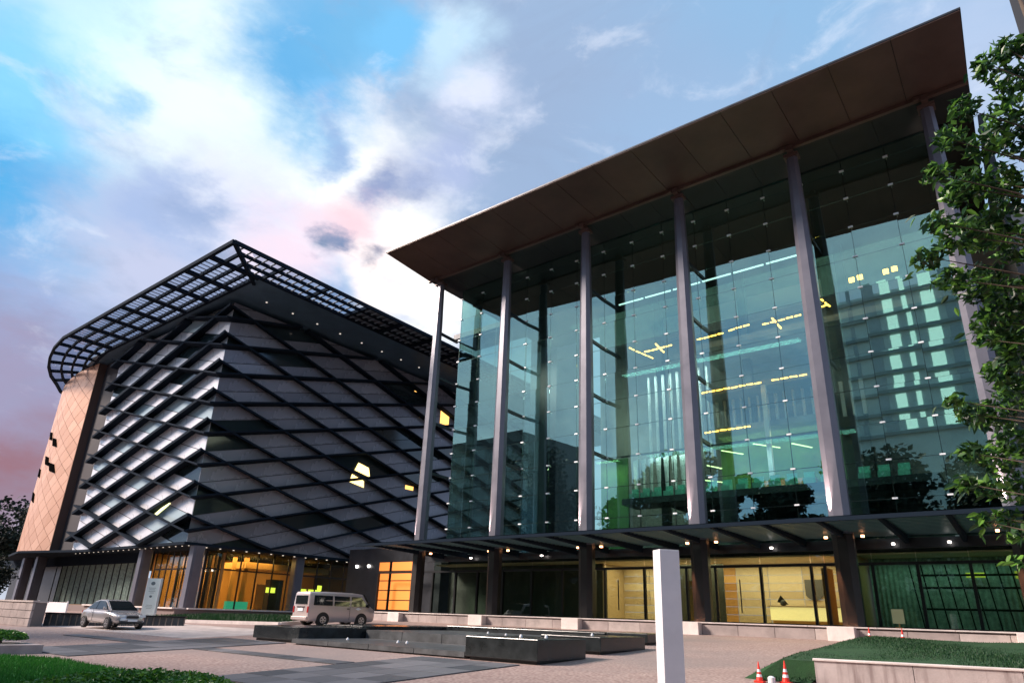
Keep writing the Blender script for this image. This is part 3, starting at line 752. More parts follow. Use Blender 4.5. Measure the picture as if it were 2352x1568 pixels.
for i in range(9): box('soffit_lamp', -55.5, -55.36, 30.5 + i * 3.0, 30.64 + i * 3.0, ZL + .04, ZL + .1, M['dim'], LB)
# underside of the box, ground floor
MB().prism([(X0 + .3, Y0 - .3, 6.55), (X0 + .3, 66, 6.55), (-110, 66, 6.55), (-110, 33, 6.55), (-107, 30, 6.55), (-100, 28, 6.55), (-90, 26.0, 6.55), (-83, 27.5, 6.55), (-79, Y0 - .3, 6.55)][::-1], (0, 0, .235)).build('box_soffit', M['fin'], LB)
for i in range(22): box('downlight', X0 - .4 - i * 1.15, X0 - .28 - i * 1.15, Y0 + .4, Y0 + .47, 6.51, 6.55, M['dim'], LB)
for i in range(14): box('downlight', X0 - .45, X0 - .33, Y0 + 2 + i * 1.3, Y0 + 2.12 + i * 1.3, 6.49, 6.55, M['dim'], LB)
for (x, y) in ((-67.1, 29.6), (-57.6, 29.6), (-58.6, 40.6), (-58.6, 52), (-93.6, 29.6), (-98.6, 29.8)):
    MB().loft([colring(x, y, w_, w_, z, .3) for z, w_ in ((1.4, 1.0), (6.54, 1.0))]).build('pillar', M['column'], LB)
for (x, y) in ((-56.9, 31.2), (-58.0, 42.2), (-66.4, 31)):
    light('pillar_light', 'SPOT', (x, y, 6.3), 130, (1, .55, .30), .05, rot=((-(Vector((-.5, -1.2, -4.0)))).to_track_quat('Z', 'Y').to_euler()), parent=LB, spot=R(30), blend=.7)
box('podium', -115, -56.9, 28.3, 66, .6, 1.34, mat('podium_core', (.20, .15, .14), .8), LB)
for i in range(9): box('sill_slab', -75 + i * 2 + .01, -73 + i * 2 - .01, 28.1, 29.2, 1.34, 1.45, M['sill'], LB)
for i in range(12): box('sill_slab', -57.7, -56.7, 29.3 + i * 2 + .01, 31.3 + i * 2 - .01, 1.34, 1.45, M['sill'], LB)
box('lobby_deck', -115, -57.8, 29.25, 66, 1.34, 1.40, mat('deck_stone', (.3, .2, .12), .4), LB)
box('dark_backing', -114, -92.6, 33, 33.3, 1.4, 6.5, M['dwall'], LB)  # added dark sheet, hides the sky where dark greenery stands behind the pillars
box('low_fascia', -112, -69.5, 30.9, 31.3, 5.55, 6.54, M['fin'], LB)
# lobby glazing along X at Y=32 and along Y at x=-60.5
for i in range(9):
    x = -70 + i * 1.18
    box('lobby_mullion', x - .06, x + .06, 31.95, 32.05, 1.4, 6.54, M['black'], LB)
    if i < 8: box('lobby_pane', x + .06, x + 1.12, 31.99, 32.01, 1.4, 6.54, M['shop'], LB)
for i in range(12):
    y = 32.1 + i * 1.75
    box('lobby_mullion', -60.55, -60.45, y - .06, y + .06, 1.4, 6.54, M['black'], LB)
    if i < 11: box('lobby_pane', -60.51, -60.49, y + .06, y + 1.69, 1.4, 6.54, M['shop'], LB)
box('lobby_transom', -60.56, -60.44, 32.1, 51.4, 4.85, 4.97, M['black'], LB)
box('lobby_transom', -70, -60.6, 31.94, 32.06, 4.85, 4.97, M['black'], LB)
box('lobby_back_wall', -71, -70.8, 32.2, 52, 1.4, 6.5, M['wood'], LB)
box('lobby_end_wall', -70.7, -60.6, 51.6, 51.8, 1.4, 6.5, M['dwall'], LB)
for (x, y0, y1, z1) in ((-64, 33, 34.3, 3.4), (-63, 36.2, 36.6, 6.4), (-62.3, 37.0, 37.5, 6.4), (-64.5, 34.6, 35.0, 3.4), (-66, 41, 44, 4.0), (-65, 38.5, 39.2, 3.0)):
    box('wood_partition', x - .15, x, y0, y1, 1.42, z1, M['wood'], LB)
for i in range(14): box('wood_post', -68.6 + i * .62, -68.5 + i * .62 + random.uniform(0, .15), 33.6, 33.8, 1.42, 6.4, M['wood'] if i % 3 else M['black'], LB)
box('wood_beam_box', -66, -62, 37, 47, 5.3, 5.9, M['wood'], LB)
box('dark_booth', -62.8, -61.8, 40.0, 41.4, 1.42, 4.4, M['dwall'], LB)
box('green_counter', -61.6, -61.2, 35.2, 37.4, 1.42, 2.15, emis('green_lit_counter', (.05, .45, .28), .5), LB)
for (y0, y1, z0, z1) in ((39.3, 40.3, 3.1, 3.6), (42.0, 44.0, 3.1, 3.65), (44.3, 45.8, 3.1, 3.65), (45.4, 45.9, 3.6, 4.1)): box('yellow_sign_light', -61.5, -61.4, y0, y1, z0, z1, M['yellow'], LB)
light('lobby_light', 'AREA', (-65, 37, 6.3), 1300, (1, .55, .18), 8, 6, parent=LB)
light('lobby_light', 'AREA', (-65.5, 45, 6.3), 350, (1, .55, .18), 6, 4, parent=LB)
for i in range(14):   # green grey drawn curtains left of the lobby
    x0 = -92.5 + i * 1.55
    MB().add([(x0 + 1.5 * t / 8, 31.5 + .10 * (t % 2), z) for z in (1.42, 6.5) for t in range(9)], [(t, t + 1, t + 10, t + 9) for t in range(8)]).build('curtain', M['curtain'], LB)
    box('window_mullion', x0 - .05, x0 + .01, 31.0, 31.1, 1.42, 6.5, M['black'], LB)
# lights glimpsed in the upper windows
MB().hexa([(X0 + .012, 45.5, 16.3), (X0 + .012, 47.7, 15.9), (X0 + .012, 47.4, 16.9), (X0 + .012, 45.9, 17.2)], [(X0 + .035, 45.5, 16.3), (X0 + .035, 47.7, 15.9), (X0 + .035, 47.4, 16.9), (X0 + .035, 45.9, 17.2)]).build('lit_window', emis('golden_lit_window', (1, .72, .25), 2.2), LB)
MB().hexa([(X0 + .012, 45.0, 14.9), (X0 + .012, 47.0, 14.6), (X0 + .012, 46.9, 15.5), (X0 + .012, 45.2, 15.8)], [(X0 + .035, 45.0, 14.9), (X0 + .035, 47.0, 14.6), (X0 + .035, 46.9, 15.5), (X0 + .035, 45.2, 15.8)]).build('lit_window', MATS['golden_lit_window'], LB)
MB().bar((-64.6, Y0 - .03, 9.5), (-62.2, Y0 - .03, 10.5), .05, .28).build('lit_slot', emis('pale_yellow_slot', (1, .95, .45), 1.6), LB)

for (ya, za, dy_, dz_) in ((58.2, 24.9, 1.6, 1.7), (53.3, 27.8, .8, .4), (54.5, 24.7, .4, .6), (53.2, 15.5, 1.3, .45)):
    box('lit_window', X0 + .01, X0 + .03, ya, ya + dy_, za, za + dz_, emis('orange_lit_window', (1, .50, .12), 1.6), LB)
# ------------------------------------------------------------------ link between the two
LK = empty('link_building', (-45, 42, 1.05), 'low dark block with a lit amber window between the two halls', 'building')
box('link_wall', -49.5, -37.9, 39.6, 44, 1.0, 6.9, M['dwall'], LK)
box('link_rear_roof', -48.4, -38.5, 50, 53.9, 31.4, 32.0, M['steel'], LK)
box('link_rear_wall', -40.5, -37.0, 54.5, 60, 6.95, 31.3, M['dwall'], LK)
for i, (x0, x1) in enumerate(((-45.1, -43.85), (-43.5, -41.0))):
    wf = box('window_frame', x0 - .08, x1 + .08, 39.5, 39.59, 1.75, 5.75, M['black'], LK)
    for j in range(5):
        box('window_pane', x0, x1, 39.46, 39.498, 1.85 + j * .78, 1.85 + j * .78 + .70, emis('amber_lit_pane', (1, .30, .05), .5), wf)
for x in (-48.2, -46.6): box('wall_light', x - .08, x + .08, 39.45, 39.58, 5.3, 5.5, M['spot'], LK)

# ------------------------------------------------------------------ fountain of black granite
FT = empty('fountain', (-19, 21, .5), 'black granite fountain of stepped blocks with a shallow water sheet', 'fountain')
def blk(x0, x1, y0, y1, zt, name='granite_block', zb=None):
    zb = gz(y0) - .1 if zb is None else zb
    MB().box(x0 + .12, x1 - .12, y0 + .12, y1 - .12, zb, zb + .28).build('plinth_recess', M['black'], FT)
    o = MB().box(x0, x1, y0, y1, gz(y0) + .10, zt).build(name, M['blackstone'], FT, bevel=.02); return o
blk(-14.6, -11.8, 16.6, 19.25, 1.0); blk(-14.6, -12.1, 20.7, 24.0, 1.04); blk(-14.8, -12.9, 25.8, 28.2, 1.12)
blk(-27.2, -23.95, 17.1, 20.6, .93); blk(-27.2, -24.4, 20.7, 27.5, 1.0)
blk(-24.2, -15.0, 26.0, 28.8, 1.08)
for i in range(4):
    for j in range(1):
        MB().box(-23.8 + i * 2.28, -21.55 + i * 2.28, 16.7, 20.4, .36, .52).build('wet_slab', M['wetstone'], FT)
for i in range(4):
    MB().box(-23.8 + i * 2.28, -21.55 + i * 2.28, 20.45, 25.9, .5, .86).build('wet_slab', M['wetstone'], FT)
MB().box(-23.7, -14.7, 16.85, 25.9, .28, .355).build('slab_bed', M['black'], FT)
for (x, y, z) in ((-22.5, 18.4, .52), (-20.1, 18.9, .52), (-19.6, 18.9, .52), (-13.4, 17.9, 1.0), (-12.9, 18.6, 1.0), (-13.4, 22.3, 1.04), (-18.0, 23, .86), (-16.0, 23.5, .86), (-19.8, 24, .86)):
    MB().tube([(x, y, z), (x, y, z + .05), (x, y, z + .09)], [.06, .045, .01], 10).build('water_jet', M['white'], FT)

# ------------------------------------------------------------------ white pylon
PY = MB(); cxp, cyp = -5.55, 12.0
PY.box(-.20, .20, -.16, .16, 0, 2.78)
po = PY.build('pylon', mat('weathered_white_paint', (.74, .74, .77), .45, 0, .07, 1.2, .05, 6), None, bevel=.008); po.location = (cxp, cyp, gz(cyp)); po.rotation_euler = (0, 0, R(50))
tag(po, 'tall plain white pylon standing in the forecourt before the entrance', 'pylon')

# ------------------------------------------------------------------ direction sign
SG = empty('direction_sign', (-49.6, 22.9, gz(23.2)), 'tall narrow pale blue green sign slab with small dark emblems', 'sign', rz=R(38))
MB().box(-.58, .58, -.11, .11, 0, 3.1).build('sign_body', M['flat'], SG, local=True)
MB().box(-.62, -.581, -.14, .14, 0, 3.13).box(.581, .62, -.14, .14, 0, 3.13).build('sign_edge', M['white'], SG, local=True)
em = MB(); 
for (a, b_, s) in ((-.05, 2.72, .20), (-.05, 1.75, .13)):
    em.add([(a + s * math.cos(t * math.pi / 6), -.118, b_ + s * .7 * math.sin(t * math.pi / 6)) for t in range(12)], [tuple(range(12))])
em.build('sign_emblem', M['ink'], SG, local=True)
em = MB()
for k, w_ in enumerate((.36, .30, .34, .2)): em.box(-w_, w_ * .8, -.117, -.111, 2.36 - k * .12, 2.40 - k * .12)
for k, w_ in enumerate((.3, .36, .25)): em.box(-w_, w_ * .8, -.117, -.111, 1.10 - k * .12, 1.13 - k * .12)
em.build('sign_text', mat('grey_sign_ink', (.30, .38, .38), .5), SG, local=True)

# ------------------------------------------------------------------ left walls, banner
SW = empty('stone_wall', (-55, 14.6, .2), 'low wall of pinkish stone blocks beside the drive at the left', 'wall')
zz = gz(14.5)
box('wall_core', -82, -45.6, 14.72, 15.3, zz - .1, 1.52, mat('mortar_core', (.2, .17, .16), .9), SW)
for r_ in range(3):
    x = -82 + (.6 if r_ % 2 else 0)
    while x < -46.2:
        wv_ = random.uniform(1.0, 1.5); x2 = min(x + wv_, -45.6)
        box('stone_block', x + .015, x2 - .015, 14.6, 14.72 + .0, zz + r_ * .43 + .015, zz + (r_ + 1) * .43 - .015, M['stone'], SW); x += wv_
box('wall_cap', -82, -45.55, 14.55, 15.35, 1.525, 1.62, M['concrete'], SW)
RW = empty('ribbed_wall', (-44, 17, .3), 'low dark ribbed stone wall behind the silver car', 'wall')
a = Vector((-46.2, 15.6, 0)); b_ = Vector((-41.0, 21.2, 0))
for i in range(22):
    p = a.lerp(b_, i / 22); q = a.lerp(b_, (i + .8) / 22); MB().bar((p.x, p.y, .55), (q.x, q.y, .55), .25, .72).build('stone_rib', M['pond'], RW)
MB().bar((a.x, a.y, .96), (b_.x, b_.y, .96), .42, .09).build('wall_cap', M['black'], RW)
BN = empty('banner', (-64, 22, .6), 'plain white banner panel behind the low walls at the left', 'banner')
box('banner_sheet', -67.5, -61.6, 22, 22.06, .62, 1.56, mat('white_cloth', (.72, .69, .72), .7, 0, .05, 1), BN)
for x in (-67.6, -61.5): box('banner_post', x - .05, x + .05, 21.98, 22.08, .3, 1.66, M['white'], BN)
for i, od in enumerate(('first', 'second', 'third', 'fourth', 'fifth', 'last')):
    tag(box('bollard', -61.0 + i * .75, -60.75 + i * .75, 24, 24.25, .55, 1.35, M['stone']), od + ' short pinkish stone post of the row, counted from the white banner', 'bollard', 'stone posts beside the white banner')

# planting strip in front of the left podium
PB = empty('planting_bed', (-46, 24, .7), 'long low planted bed with dark grass before the left hall', 'planting bed')
pts = [(-48.4, 22.0), (-37.4, 25.2), (-40, 33), (-51, 27.9)]
MB().prism([(x, y, gz(y) + .12) for x, y in pts], (0, 0, .06)).build('turf', M['soil'], PB)
for i in range(4):
    p, q = pts[i], pts[(i + 1) % 4]; MB().bar((p[0], p[1], gz(p[1]) + .1), (q[0], q[1], gz(q[1]) + .1), .25, .2).build('kerb', M['sill'], PB)

# ------------------------------------------------------------------ right retaining wall and grass bank
RT = empty('retaining_wall', (-2, 18, .4), 'long pale concrete retaining wall at the lower right with rain streaks', 'wall')
def streaky():
    mt = mat('streaked_concrete', (.50, .43, .41), .8, 0, .2, 1.2, .15, 30); t = mt.node_tree; b = t.nodes['Principled BSDF']
    co = t.nodes.new('ShaderNodeTexCoord'); mp = t.nodes.new('ShaderNodeMapping'); mp.inputs['Scale'].default_value = (5, 5, .5)
    n = t.nodes.new('ShaderNodeTexNoise'); n.inputs['Scale'].default_value = 1.4; n.inputs['Detail'].default_value = 6
    t.links.new(co.outputs['Object'], mp.inputs[0]); t.links.new(mp.outputs[0], n.inputs[0])
    mr = t.nodes.new('ShaderNodeMapRange'); mr.inputs[1].default_value = .5; mr.inputs[2].default_value = .72; t.links.new(n.outputs[0], mr.inputs[0])
    mx = t.nodes.new('ShaderNodeMix'); mx.data_type = 'RGBA'; src = b.inputs['Base Color'].links[0].from_socket
    t.links.new(mr.outputs[0], mx.inputs[0]); t.links.new(src, mx.inputs[6]); mx.inputs[7].default_value = (.28, .22, .21, 1); t.links.new(mx.outputs[2], b.inputs['Base Color'])
    return mt
P0 = Vector((-4.5, 17.7, 0)); P1 = Vector((5.5, 20.0, 0)); dd = (P1 - P0).normalized(); nn = Vector((-dd.y, dd.x, 0))
sm = streaky()
for i in range(5):
    a = P0 + dd * (i * 2.05); b_ = P0 + dd * (i * 2.05 + 2.035)
    MB().hexa([(a.x, a.y, .2), (b_.x, b_.y, .2), (b_.x + nn.x * .3, b_.y + nn.y * .3, .2), (a.x + nn.x * .3, a.y + nn.y * .3, .2)],
              [(a.x, a.y, .84), (b_.x, b_.y, .84), (b_.x + nn.x * .3, b_.y + nn.y * .3, .84), (a.x + nn.x * .3, a.y + nn.y * .3, .84)]).build('wall_panel', sm, RT)
a = P0 - dd * .03 - nn * .03; b_ = P1 - nn * .03
MB().hexa([(a.x, a.y, .842), (b_.x, b_.y, .842), (b_.x + nn.x * .36, b_.y + nn.y * .36, .842), (a.x + nn.x * .36, a.y + nn.y * .36, .842)],
          [(a.x, a.y, .89), (b_.x, b_.y, .89), (b_.x + nn.x * .36, b_.y + nn.y * .36, .89), (a.x + nn.x * .36, a.y + nn.y * .36, .89)]).build('wall_cap', M['sill'], RT, bevel=.01)
def bank(x, y):   # height of the grass bank
    return .80 + (y - 18) * .030 + .05 * math.sin(x * .9 + y * .4)
bx = [(-5.3, 18.3), (-5.7, 21), (-6.0, 25), (-6.2, 29), (-6.0, 33.5)]
bk = MB(); nX = 8
for (xl, y) in bx:
    for i in range(nX + 1):
        x = (xl - 1.0) if i == 0 else xl + (8 - xl) * (i - 1) / (nX - 1); yy = y
        if y < 19: yy = 17.7 + .3 + (x + 4.5) * .23
        edge = 0 if (i > 0) else -.55
        bk.v.append((x, yy, (bank(x, yy) if not (y < 19 and x > -4.6) else .82) + edge))
_k = len(bk.v)
for i in range(nX + 1): q_ = bk.v[i]; bk.v.append((q_[0], q_[1] - .15, .1))
for i in range(nX): bk.f.append((_k + i, _k + i + 1, i + 1, i))
for j in range(len(bx) - 1):
    for i in range(nX): bk.f.append((j * (nX + 1) + i, j * (nX + 1) + i + 1, (j + 1) * (nX + 1) + i + 1, (j + 1) * (nX + 1) + i))
tag(bk.build('grass_bank', M['soil']), kind='structure')
# small grass patch left of the wall
MB().add([(-5.9, 17.4, gz(17.4) + .03), (-4.55, 17.4, gz(17.4) + .03), (-4.55, 19.4, gz(19.4) + .25), (-5.6, 19.4, gz(19.4) + .2)], [(0, 1, 2, 3)]).build('grass_verge', M['soil'], kind='structure')
# lawn at lower left
MB().add([(-30, 1, .03), (-12, 1, .03), (-13.2, 7.0, .03), (-16.3, 8.6, .03), (-19.2, 8.3, .03), (-23.2, 8.4, .03), (-26, 7.2, .03), (-32, 6.5, .03)], [tuple(range(8))]).build('lawn', M['lawn'], kind='structure')
def blades(name, pts, h, m_, w_=.02, lean=.5):
    n = len(pts); P = np.array(pts); ang = rng.uniform(0, 2 * math.pi, n); hh = h * rng.uniform(.5, 1.2, n); la = rng.uniform(0, 2 * math.pi, n); lm = rng.uniform(0, lean, n) * hh
    c = np.stack([np.cos(ang), np.sin(ang), np.zeros(n)], 1) * w_
    tip = P + np.stack([np.cos(la) * lm, np.sin(la) * lm, hh], 1)
    V = np.stack([P - c, P + c, tip], 1).reshape(-1, 3); me = bpy.data.meshes.new(name)
    me.from_pydata(V.tolist(), [], [(3 * i, 3 * i + 1, 3 * i + 2) for i in range(n)]); me.materials.append(m_)
    o = bpy.data.objects.new(name, me); COL.objects.link(o); return o
pts = []
for _ in range(42000):
    y = random.uniform(18.3, 33.5); x = random.uniform(-6.1, 6)
    if y < 18 + (x + 4.5) * .23 + .2: continue
    if x < np.interp(y, [18.3, 21, 25, 29, 33.5], [-5.2, -5.6, -5.9, -6.1, -5.9]) : continue
    pts.append((x, y, bank(x, y) - .02))
for _ in range(9000):
    y = random.uniform(18.0, 33); xl = float(np.interp(y, [18.3, 21, 25, 29, 33.5], [-5.3, -5.7, -6.0, -6.2, -6.0])); t_ = random.random()
    pts.append((xl - t_, y, bank(xl - t_, y) - .55 * t_ - .01))
for _ in range(1500): y = random.uniform(17.4, 19.3); pts.append((random.uniform(-5.8, -4.56), y, gz(y) + .03 + max(0, (y - 17.4) * .1)))
tag(blades('bank_grass', pts, .065, M['grassdk'], .014), 'dark green grass covering the raised bank', 'grass', kind='stuff')
pts = []
while len(pts) < 26000:
    x = random.uniform(-28, -13); y = random.uniform(3.5, 8.5)
    if y > np.interp(x, [-28, -26, -23.2, -19.2, -16.3, -13.2], [6.8, 7.2, 8.4, 8.3, 8.6, 7]): continue
    pts.append((x, y, .03))
tag(blades('lawn_grass', pts, .09, M['grass'], .014), 'short bright green grass of the lower left lawn', 'grass', kind='stuff')
pts = []
for _ in range(9000):
    a, b_ = random.random(), random.random(); x = (-48.4 + 11 * a) * (1 - b_) + (-51 + 11 * a) * b_; y = (22.0 + 3.2 * a) * (1 - b_) + (27.9 + 5.1 * a) * b_
    pts.append((x, y, gz(y) + .17))
tag(blades('bed_grass', pts, .28, M['grassdk'], .03), 'dark tufted plants filling the long bed', 'grass', kind='stuff')

# leaf clouds
def leafcloud(n, sampler, size, name, m_, parent=None, flat=.5, aspect=2.0):
    P = np.array([sampler() for _ in range(n)]); a = rng.normal(size=(n, 3)); a[:, 2] *= flat; a /= np.linalg.norm(a, axis=1)[:, None]
    b = rng.normal(size=(n, 3)); b -= (a * b).sum(1)[:, None] * a; b /= np.linalg.norm(b, axis=1)[:, None]
    nrm = np.cross(a, b); s = size * rng.uniform(.6, 1.25, n)[:, None]
    v = [P - a * s * .5, P - a * s * .08 + b * s * .5 / aspect + nrm * s * .06, P + a * s * .5 , P - a * s * .08 - b * s * .5 / aspect + nrm * s * .06]
    V = np.stack(v, 1).reshape(-1, 3); off = worldloc(parent) if parent else Vector((0, 0, 0)); V = V - np.array(off)
    me = bpy.data.meshes.new(name); me.from_pydata(V.tolist(), [], [t for i in range(n) for t in ((4 * i, 4 * i + 1, 4 * i + 2), (4 * i, 4 * i + 2, 4 * i + 3))])
    me.materials.append(m_); o = bpy.data.objects.new(name, me); COL.objects.link(o); o.parent = parent; return o
# hedge at the bottom edge
HG = empty('hedge', (-12.8, 6.0, 0), 'low clipped bright green hedge curving along the lawn edge', 'hedge')
hp = [(-12.5, 4.2), (-13.3, 5.2), (-14.0, 6.1), (-13.9, 6.8), (-13.2, 7.1), (-12.2, 7.0), (-11.5, 6.6), (-11.1, 5.7)]
def hs():
    i = random.randrange(len(hp) - 1); t = random.random(); x = hp[i][0] * (1 - t) + hp[i + 1][0] * t; y = hp[i][1] * (1 - t) + hp[i + 1][1] * t
    dx, dy = hp[i + 1][0] - hp[i][0], hp[i + 1][1] - hp[i][1]; l = math.hypot(dx, dy); a = random.uniform(0, math.pi); r = math.sqrt(random.uniform(.6, 1)); c = math.cos(a) * .55 * r
    return (x - dy / l * c + random.gauss(0, .05), y - .1 + dx / l * c + random.gauss(0, .05), math.sin(a) ** .7 * .36 * r + .03 + random.gauss(0, .03))
leafcloud(20000, hs, .10, 'leaves', M['hedge'], HG)
hb = MB()
for i in range(len(hp) - 1): hb.bar((hp[i][0], hp[i][1] - .1, .10), (hp[i + 1][0], hp[i + 1][1] - .1, .10), .3, .16)
hb.build('twigs', M['bark'], HG)
SB = empty('shrub', (-27.6, 8.2, 0), 'small rounded green shrub in a low dark kerb at the left edge', 'shrub')
def ss():
    v = rng.normal(size=3); v /= np.linalg.norm(v); r = random.uniform(.7, 1); return (-27.6 + v[0] * .75 * r, 8.2 + v[1] * .75 * r, .38 + abs(v[2]) * .30 * r)
leafcloud(2500, ss, .10, 'leaves', M['hedge'], SB)
MB().tube([(-27.6, 8.2, 0), (-27.6, 8.2, .4), (-27.5, 8.25, .55)], [.06, .04, .02], 6).build('stem', M['bark'], SB)
tag(box('planter_kerb', -28.6, -26.2, 7.2, 9.0, 0, .26, M['stone']), 'low dark stone kerb box under the small shrub', 'planter')

# ------------------------------------------------------------------ cones
def cone(x, y, h, label, grp, pale=False):
    t = empty('traffic_cone', (x, y, gz(y) if y < 30 else 1.0), label, 'traffic cone', grp); z = gz(y) if y < 30 else 1.0; r = h * .19
    MB().box(x - r * 1.35, x + r * 1.35, y - r * 1.35, y + r * 1.35, z + .004, z + .04).build('base', M['cone'], t)
    seg = [(0.0, 1.0), (.2, .80), (.34, .66), (.46, .55), (.6, .42), (1., .10)]
    for i in range(5):
        (a, ra), (b_, rb) = seg[i], seg[i + 1]; mm = M['white'] if i in (1, 3) else M['cone']
        MB().tube([(x, y, z + .04 + a * h), (x, y, z + .04 + b_ * h)], [r * ra, r * rb], 14).build('stripe' if i in (1, 3) else 'cone_body', mm, t, smooth=False)
cone(-5.05, 17.2, .46, 'red and white striped cone, right one of the pair beside the retaining wall', 'cones on the forecourt')
cone(-5.60, 17.0, .42, 'red and white striped cone, left one of the pair beside the retaining wall', 'cones on the forecourt')
cone(-6.2, 34.1, .62, 'small far cone at the plinth below the notice board', 'cones on the forecourt')
cone(-4.9, 34.1, .62, 'small far cone at the plinth to the right of the notice board', 'cones on the forecourt')
tag(MB().tube([(-5.32, 17.0, gz(17)), (-5.32, 17.0, gz(17) + .02), (-5.32, 17.0, gz(17) + .13), (-5.32, 17.0, gz(17) + .16)], [.08, .085, .085, .04], 12).build('bucket', M['white'], smooth=False), 'small white tub standing between the two striped cones', 'tub')

# ------------------------------------------------------------------ vehicles
def lathe_wheel(t, x, y, z, r, w_, axis, nm='wheel'):
    ax = Vector(axis); c = Vector((x, y, z))
    e = empty(nm, (0, 0, 0)); bpy.data.objects.remove(e)
    wh = MB().tube([c - ax * w_ / 2, c - ax * w_ * .42, c + ax * w_ * .42, c + ax * w_ / 2], [r * .93, r, r, r * .93], 24).build('wheel', M['rubber'], t, local=True, smooth=False)
    rm = MB()
    rm.tube([c - ax * (w_ * .5 + .012), c - ax * w_ * .3], [r * .62, r * .62], 20); rm.tube([c + ax * (w_ * .5 + .012), c + ax * w_ * .3], [r * .62, r * .62], 20)
    rm.build('rim', M['rim'], wh, local=True)
    hb_ = MB()
    for k in range(5):
        a = k * 2 * math.pi / 5
        perp = Vector((math.cos(a), 0, math.sin(a))) if abs(ax.y) > .5 else Vector((0, math.cos(a), math.sin(a)))
        p2 = Vector((math.cos(a + .6), 0, math.sin(a + .6))) if abs(ax.y) > .5 else Vector((0, math.cos(a + .6), math.sin(a + .6)))
        for s in (-1, 1):
            cc = c + ax * s * (w_ * .5 + .016); hb_.add([cc + perp * r * .18, cc + perp * r * .52, cc + p2 * r * .52, cc + p2 * r * .18], [(0, 1, 2, 3)])
    hb_.build('rim_openings', M['rubber'], wh, local=True, kind='stuff')
# sedan, local frame: +x forward, built from cross sections
def sedan():
    t = empty('sedan_car', (-40.6, 16.9, gz(17.3)), 'silver beige saloon car parked on the drive, facing right', 'car')
    L_ = 4.45
    xs_ = [-2.22, -2.1, -1.75, -1.30, -.85, -.3, .35, .80, 1.25, 1.75, 2.08, 2.2]
    low = [.42, .28, .24, .24, .24, .24, .24, .24, .24, .24, .28, .40]
    belt = [.80, .92, .97, .96, .95, .94, .93, .93, .88, .80, .70, .58]
    half = [.62, .76, .83, .85, .86, .86, .86, .86, .84, .80, .70, .56]
    rings = []
    for x, lo, be, hw in zip(xs_, low, belt, half):
        rings.append([(x, -hw * .92, lo), (x, -hw, lo + .14), (x, -hw * 1.0, be - .25), (x, -hw * .95, be - .06), (x, -hw * .80, be), (x, hw * .80, be), (x, hw * .95, be - .06), (x, hw, be - .25), (x, hw, lo + .14), (x, hw * .92, lo)])
    b = MB().loft(rings).build('body', M['carpaint'], t, local=True, smooth=True)
    b.modifiers.new('sub', 'SUBSURF').levels = 2; b.modifiers['sub'].render_levels = 2
    ro = [(-1.75, .93, .70), (-1.05, 1.36, .58), (-.5, 1.45, .58), (.10, 1.43, .58), (.32, 1.36, .60), (1.18, .90, .70)]
    MB().loft([[(x, -hw, z), (x, -hw * .8, z + .03), (x, hw * .8, z + .03), (x, hw, z)] + [(x, .74, .88), (x, -.74, .88)] for x, z, hw in ro]).build('roof', M['carpaint'], t, local=True, smooth=False)
    # glazing sits slightly proud
    for s in (-1, 1):
        y0, y1 = s * .765, s * .60
        MB().prism([(-1.42, s * .72, 1.0), (-.98, s * .61, 1.32), (-.48, s * .595, 1.40), (-.46, s * .735, .98)], (0, s * .035, 0)).build('side_window', M['autoglass'], t, local=True)
        MB().prism([(-.40, s * .735, .98), (-.42, s * .595, 1.40), (.10, s * .595, 1.385), (.34, s * .62, 1.30), (.85, s * .725, .99)], (0, s * .035, 0)).build('side_window', M['autoglass'], t, local=True)
        MB().box(.70, .84, s * .86 - .06, s * .86 + .06, .98, 1.10).build('mirror', M['carpaint'], t, local=True, bevel=.02)
        MB().box(2.02, 2.17, s * .52 - .17, s * .52 + .17, .60, .72).build('headlight', M['lens'], t, local=True, bevel=.03)
        MB().box(-2.17, -2.08, s * .56 - .14, s * .56 + .14, .74, .86).build('tail_light', M['redlens'], t, local=True)
        MB().box(-.46, -.445, s * .862 - .004, s * .862 + .004, .34, .95).build('door_gap', M['black'], t, local=True)
        MB().box(-.70, -.55, s * .868 - .012, s * .868 + .012, .80, .83).build('door_handle', M['rim'], t, local=True)
    MB().hexa([(.36, -.57, 1.375), (.36, .57, 1.375), (1.16, .66, .945), (1.16, -.66, .945)], [(.38, -.57, 1.405), (.38, .57, 1.405), (1.20, .66, .965), (1.20, -.66, .965)]).build('windscreen', M['autoglass'], t, local=True)
    MB().box(2.14, 2.235, -.30, .30, .56, .68).build('grille', M['black'], t, local=True, bevel=.01)
    MB().box(2.10, 2.245, -.66, .66, .28, .36).build('bumper_intake', M['black'], t, local=True, bevel=.01)
    MB().box(2.235, 2.255, -.25, .25, .40, .50).build('number_plate', M['white'], t, local=True)
    for x in (-1.32, 1.36):
        for s in (-1, 1):
            lathe_wheel(t, x, s * .80, .31, .31, .2, (0, 1, 0))
    t.scale = (1.0, 1.0, 1.0)
    t.rotation_euler = (-.0, 0, R(2))
    return t
car = sedan()
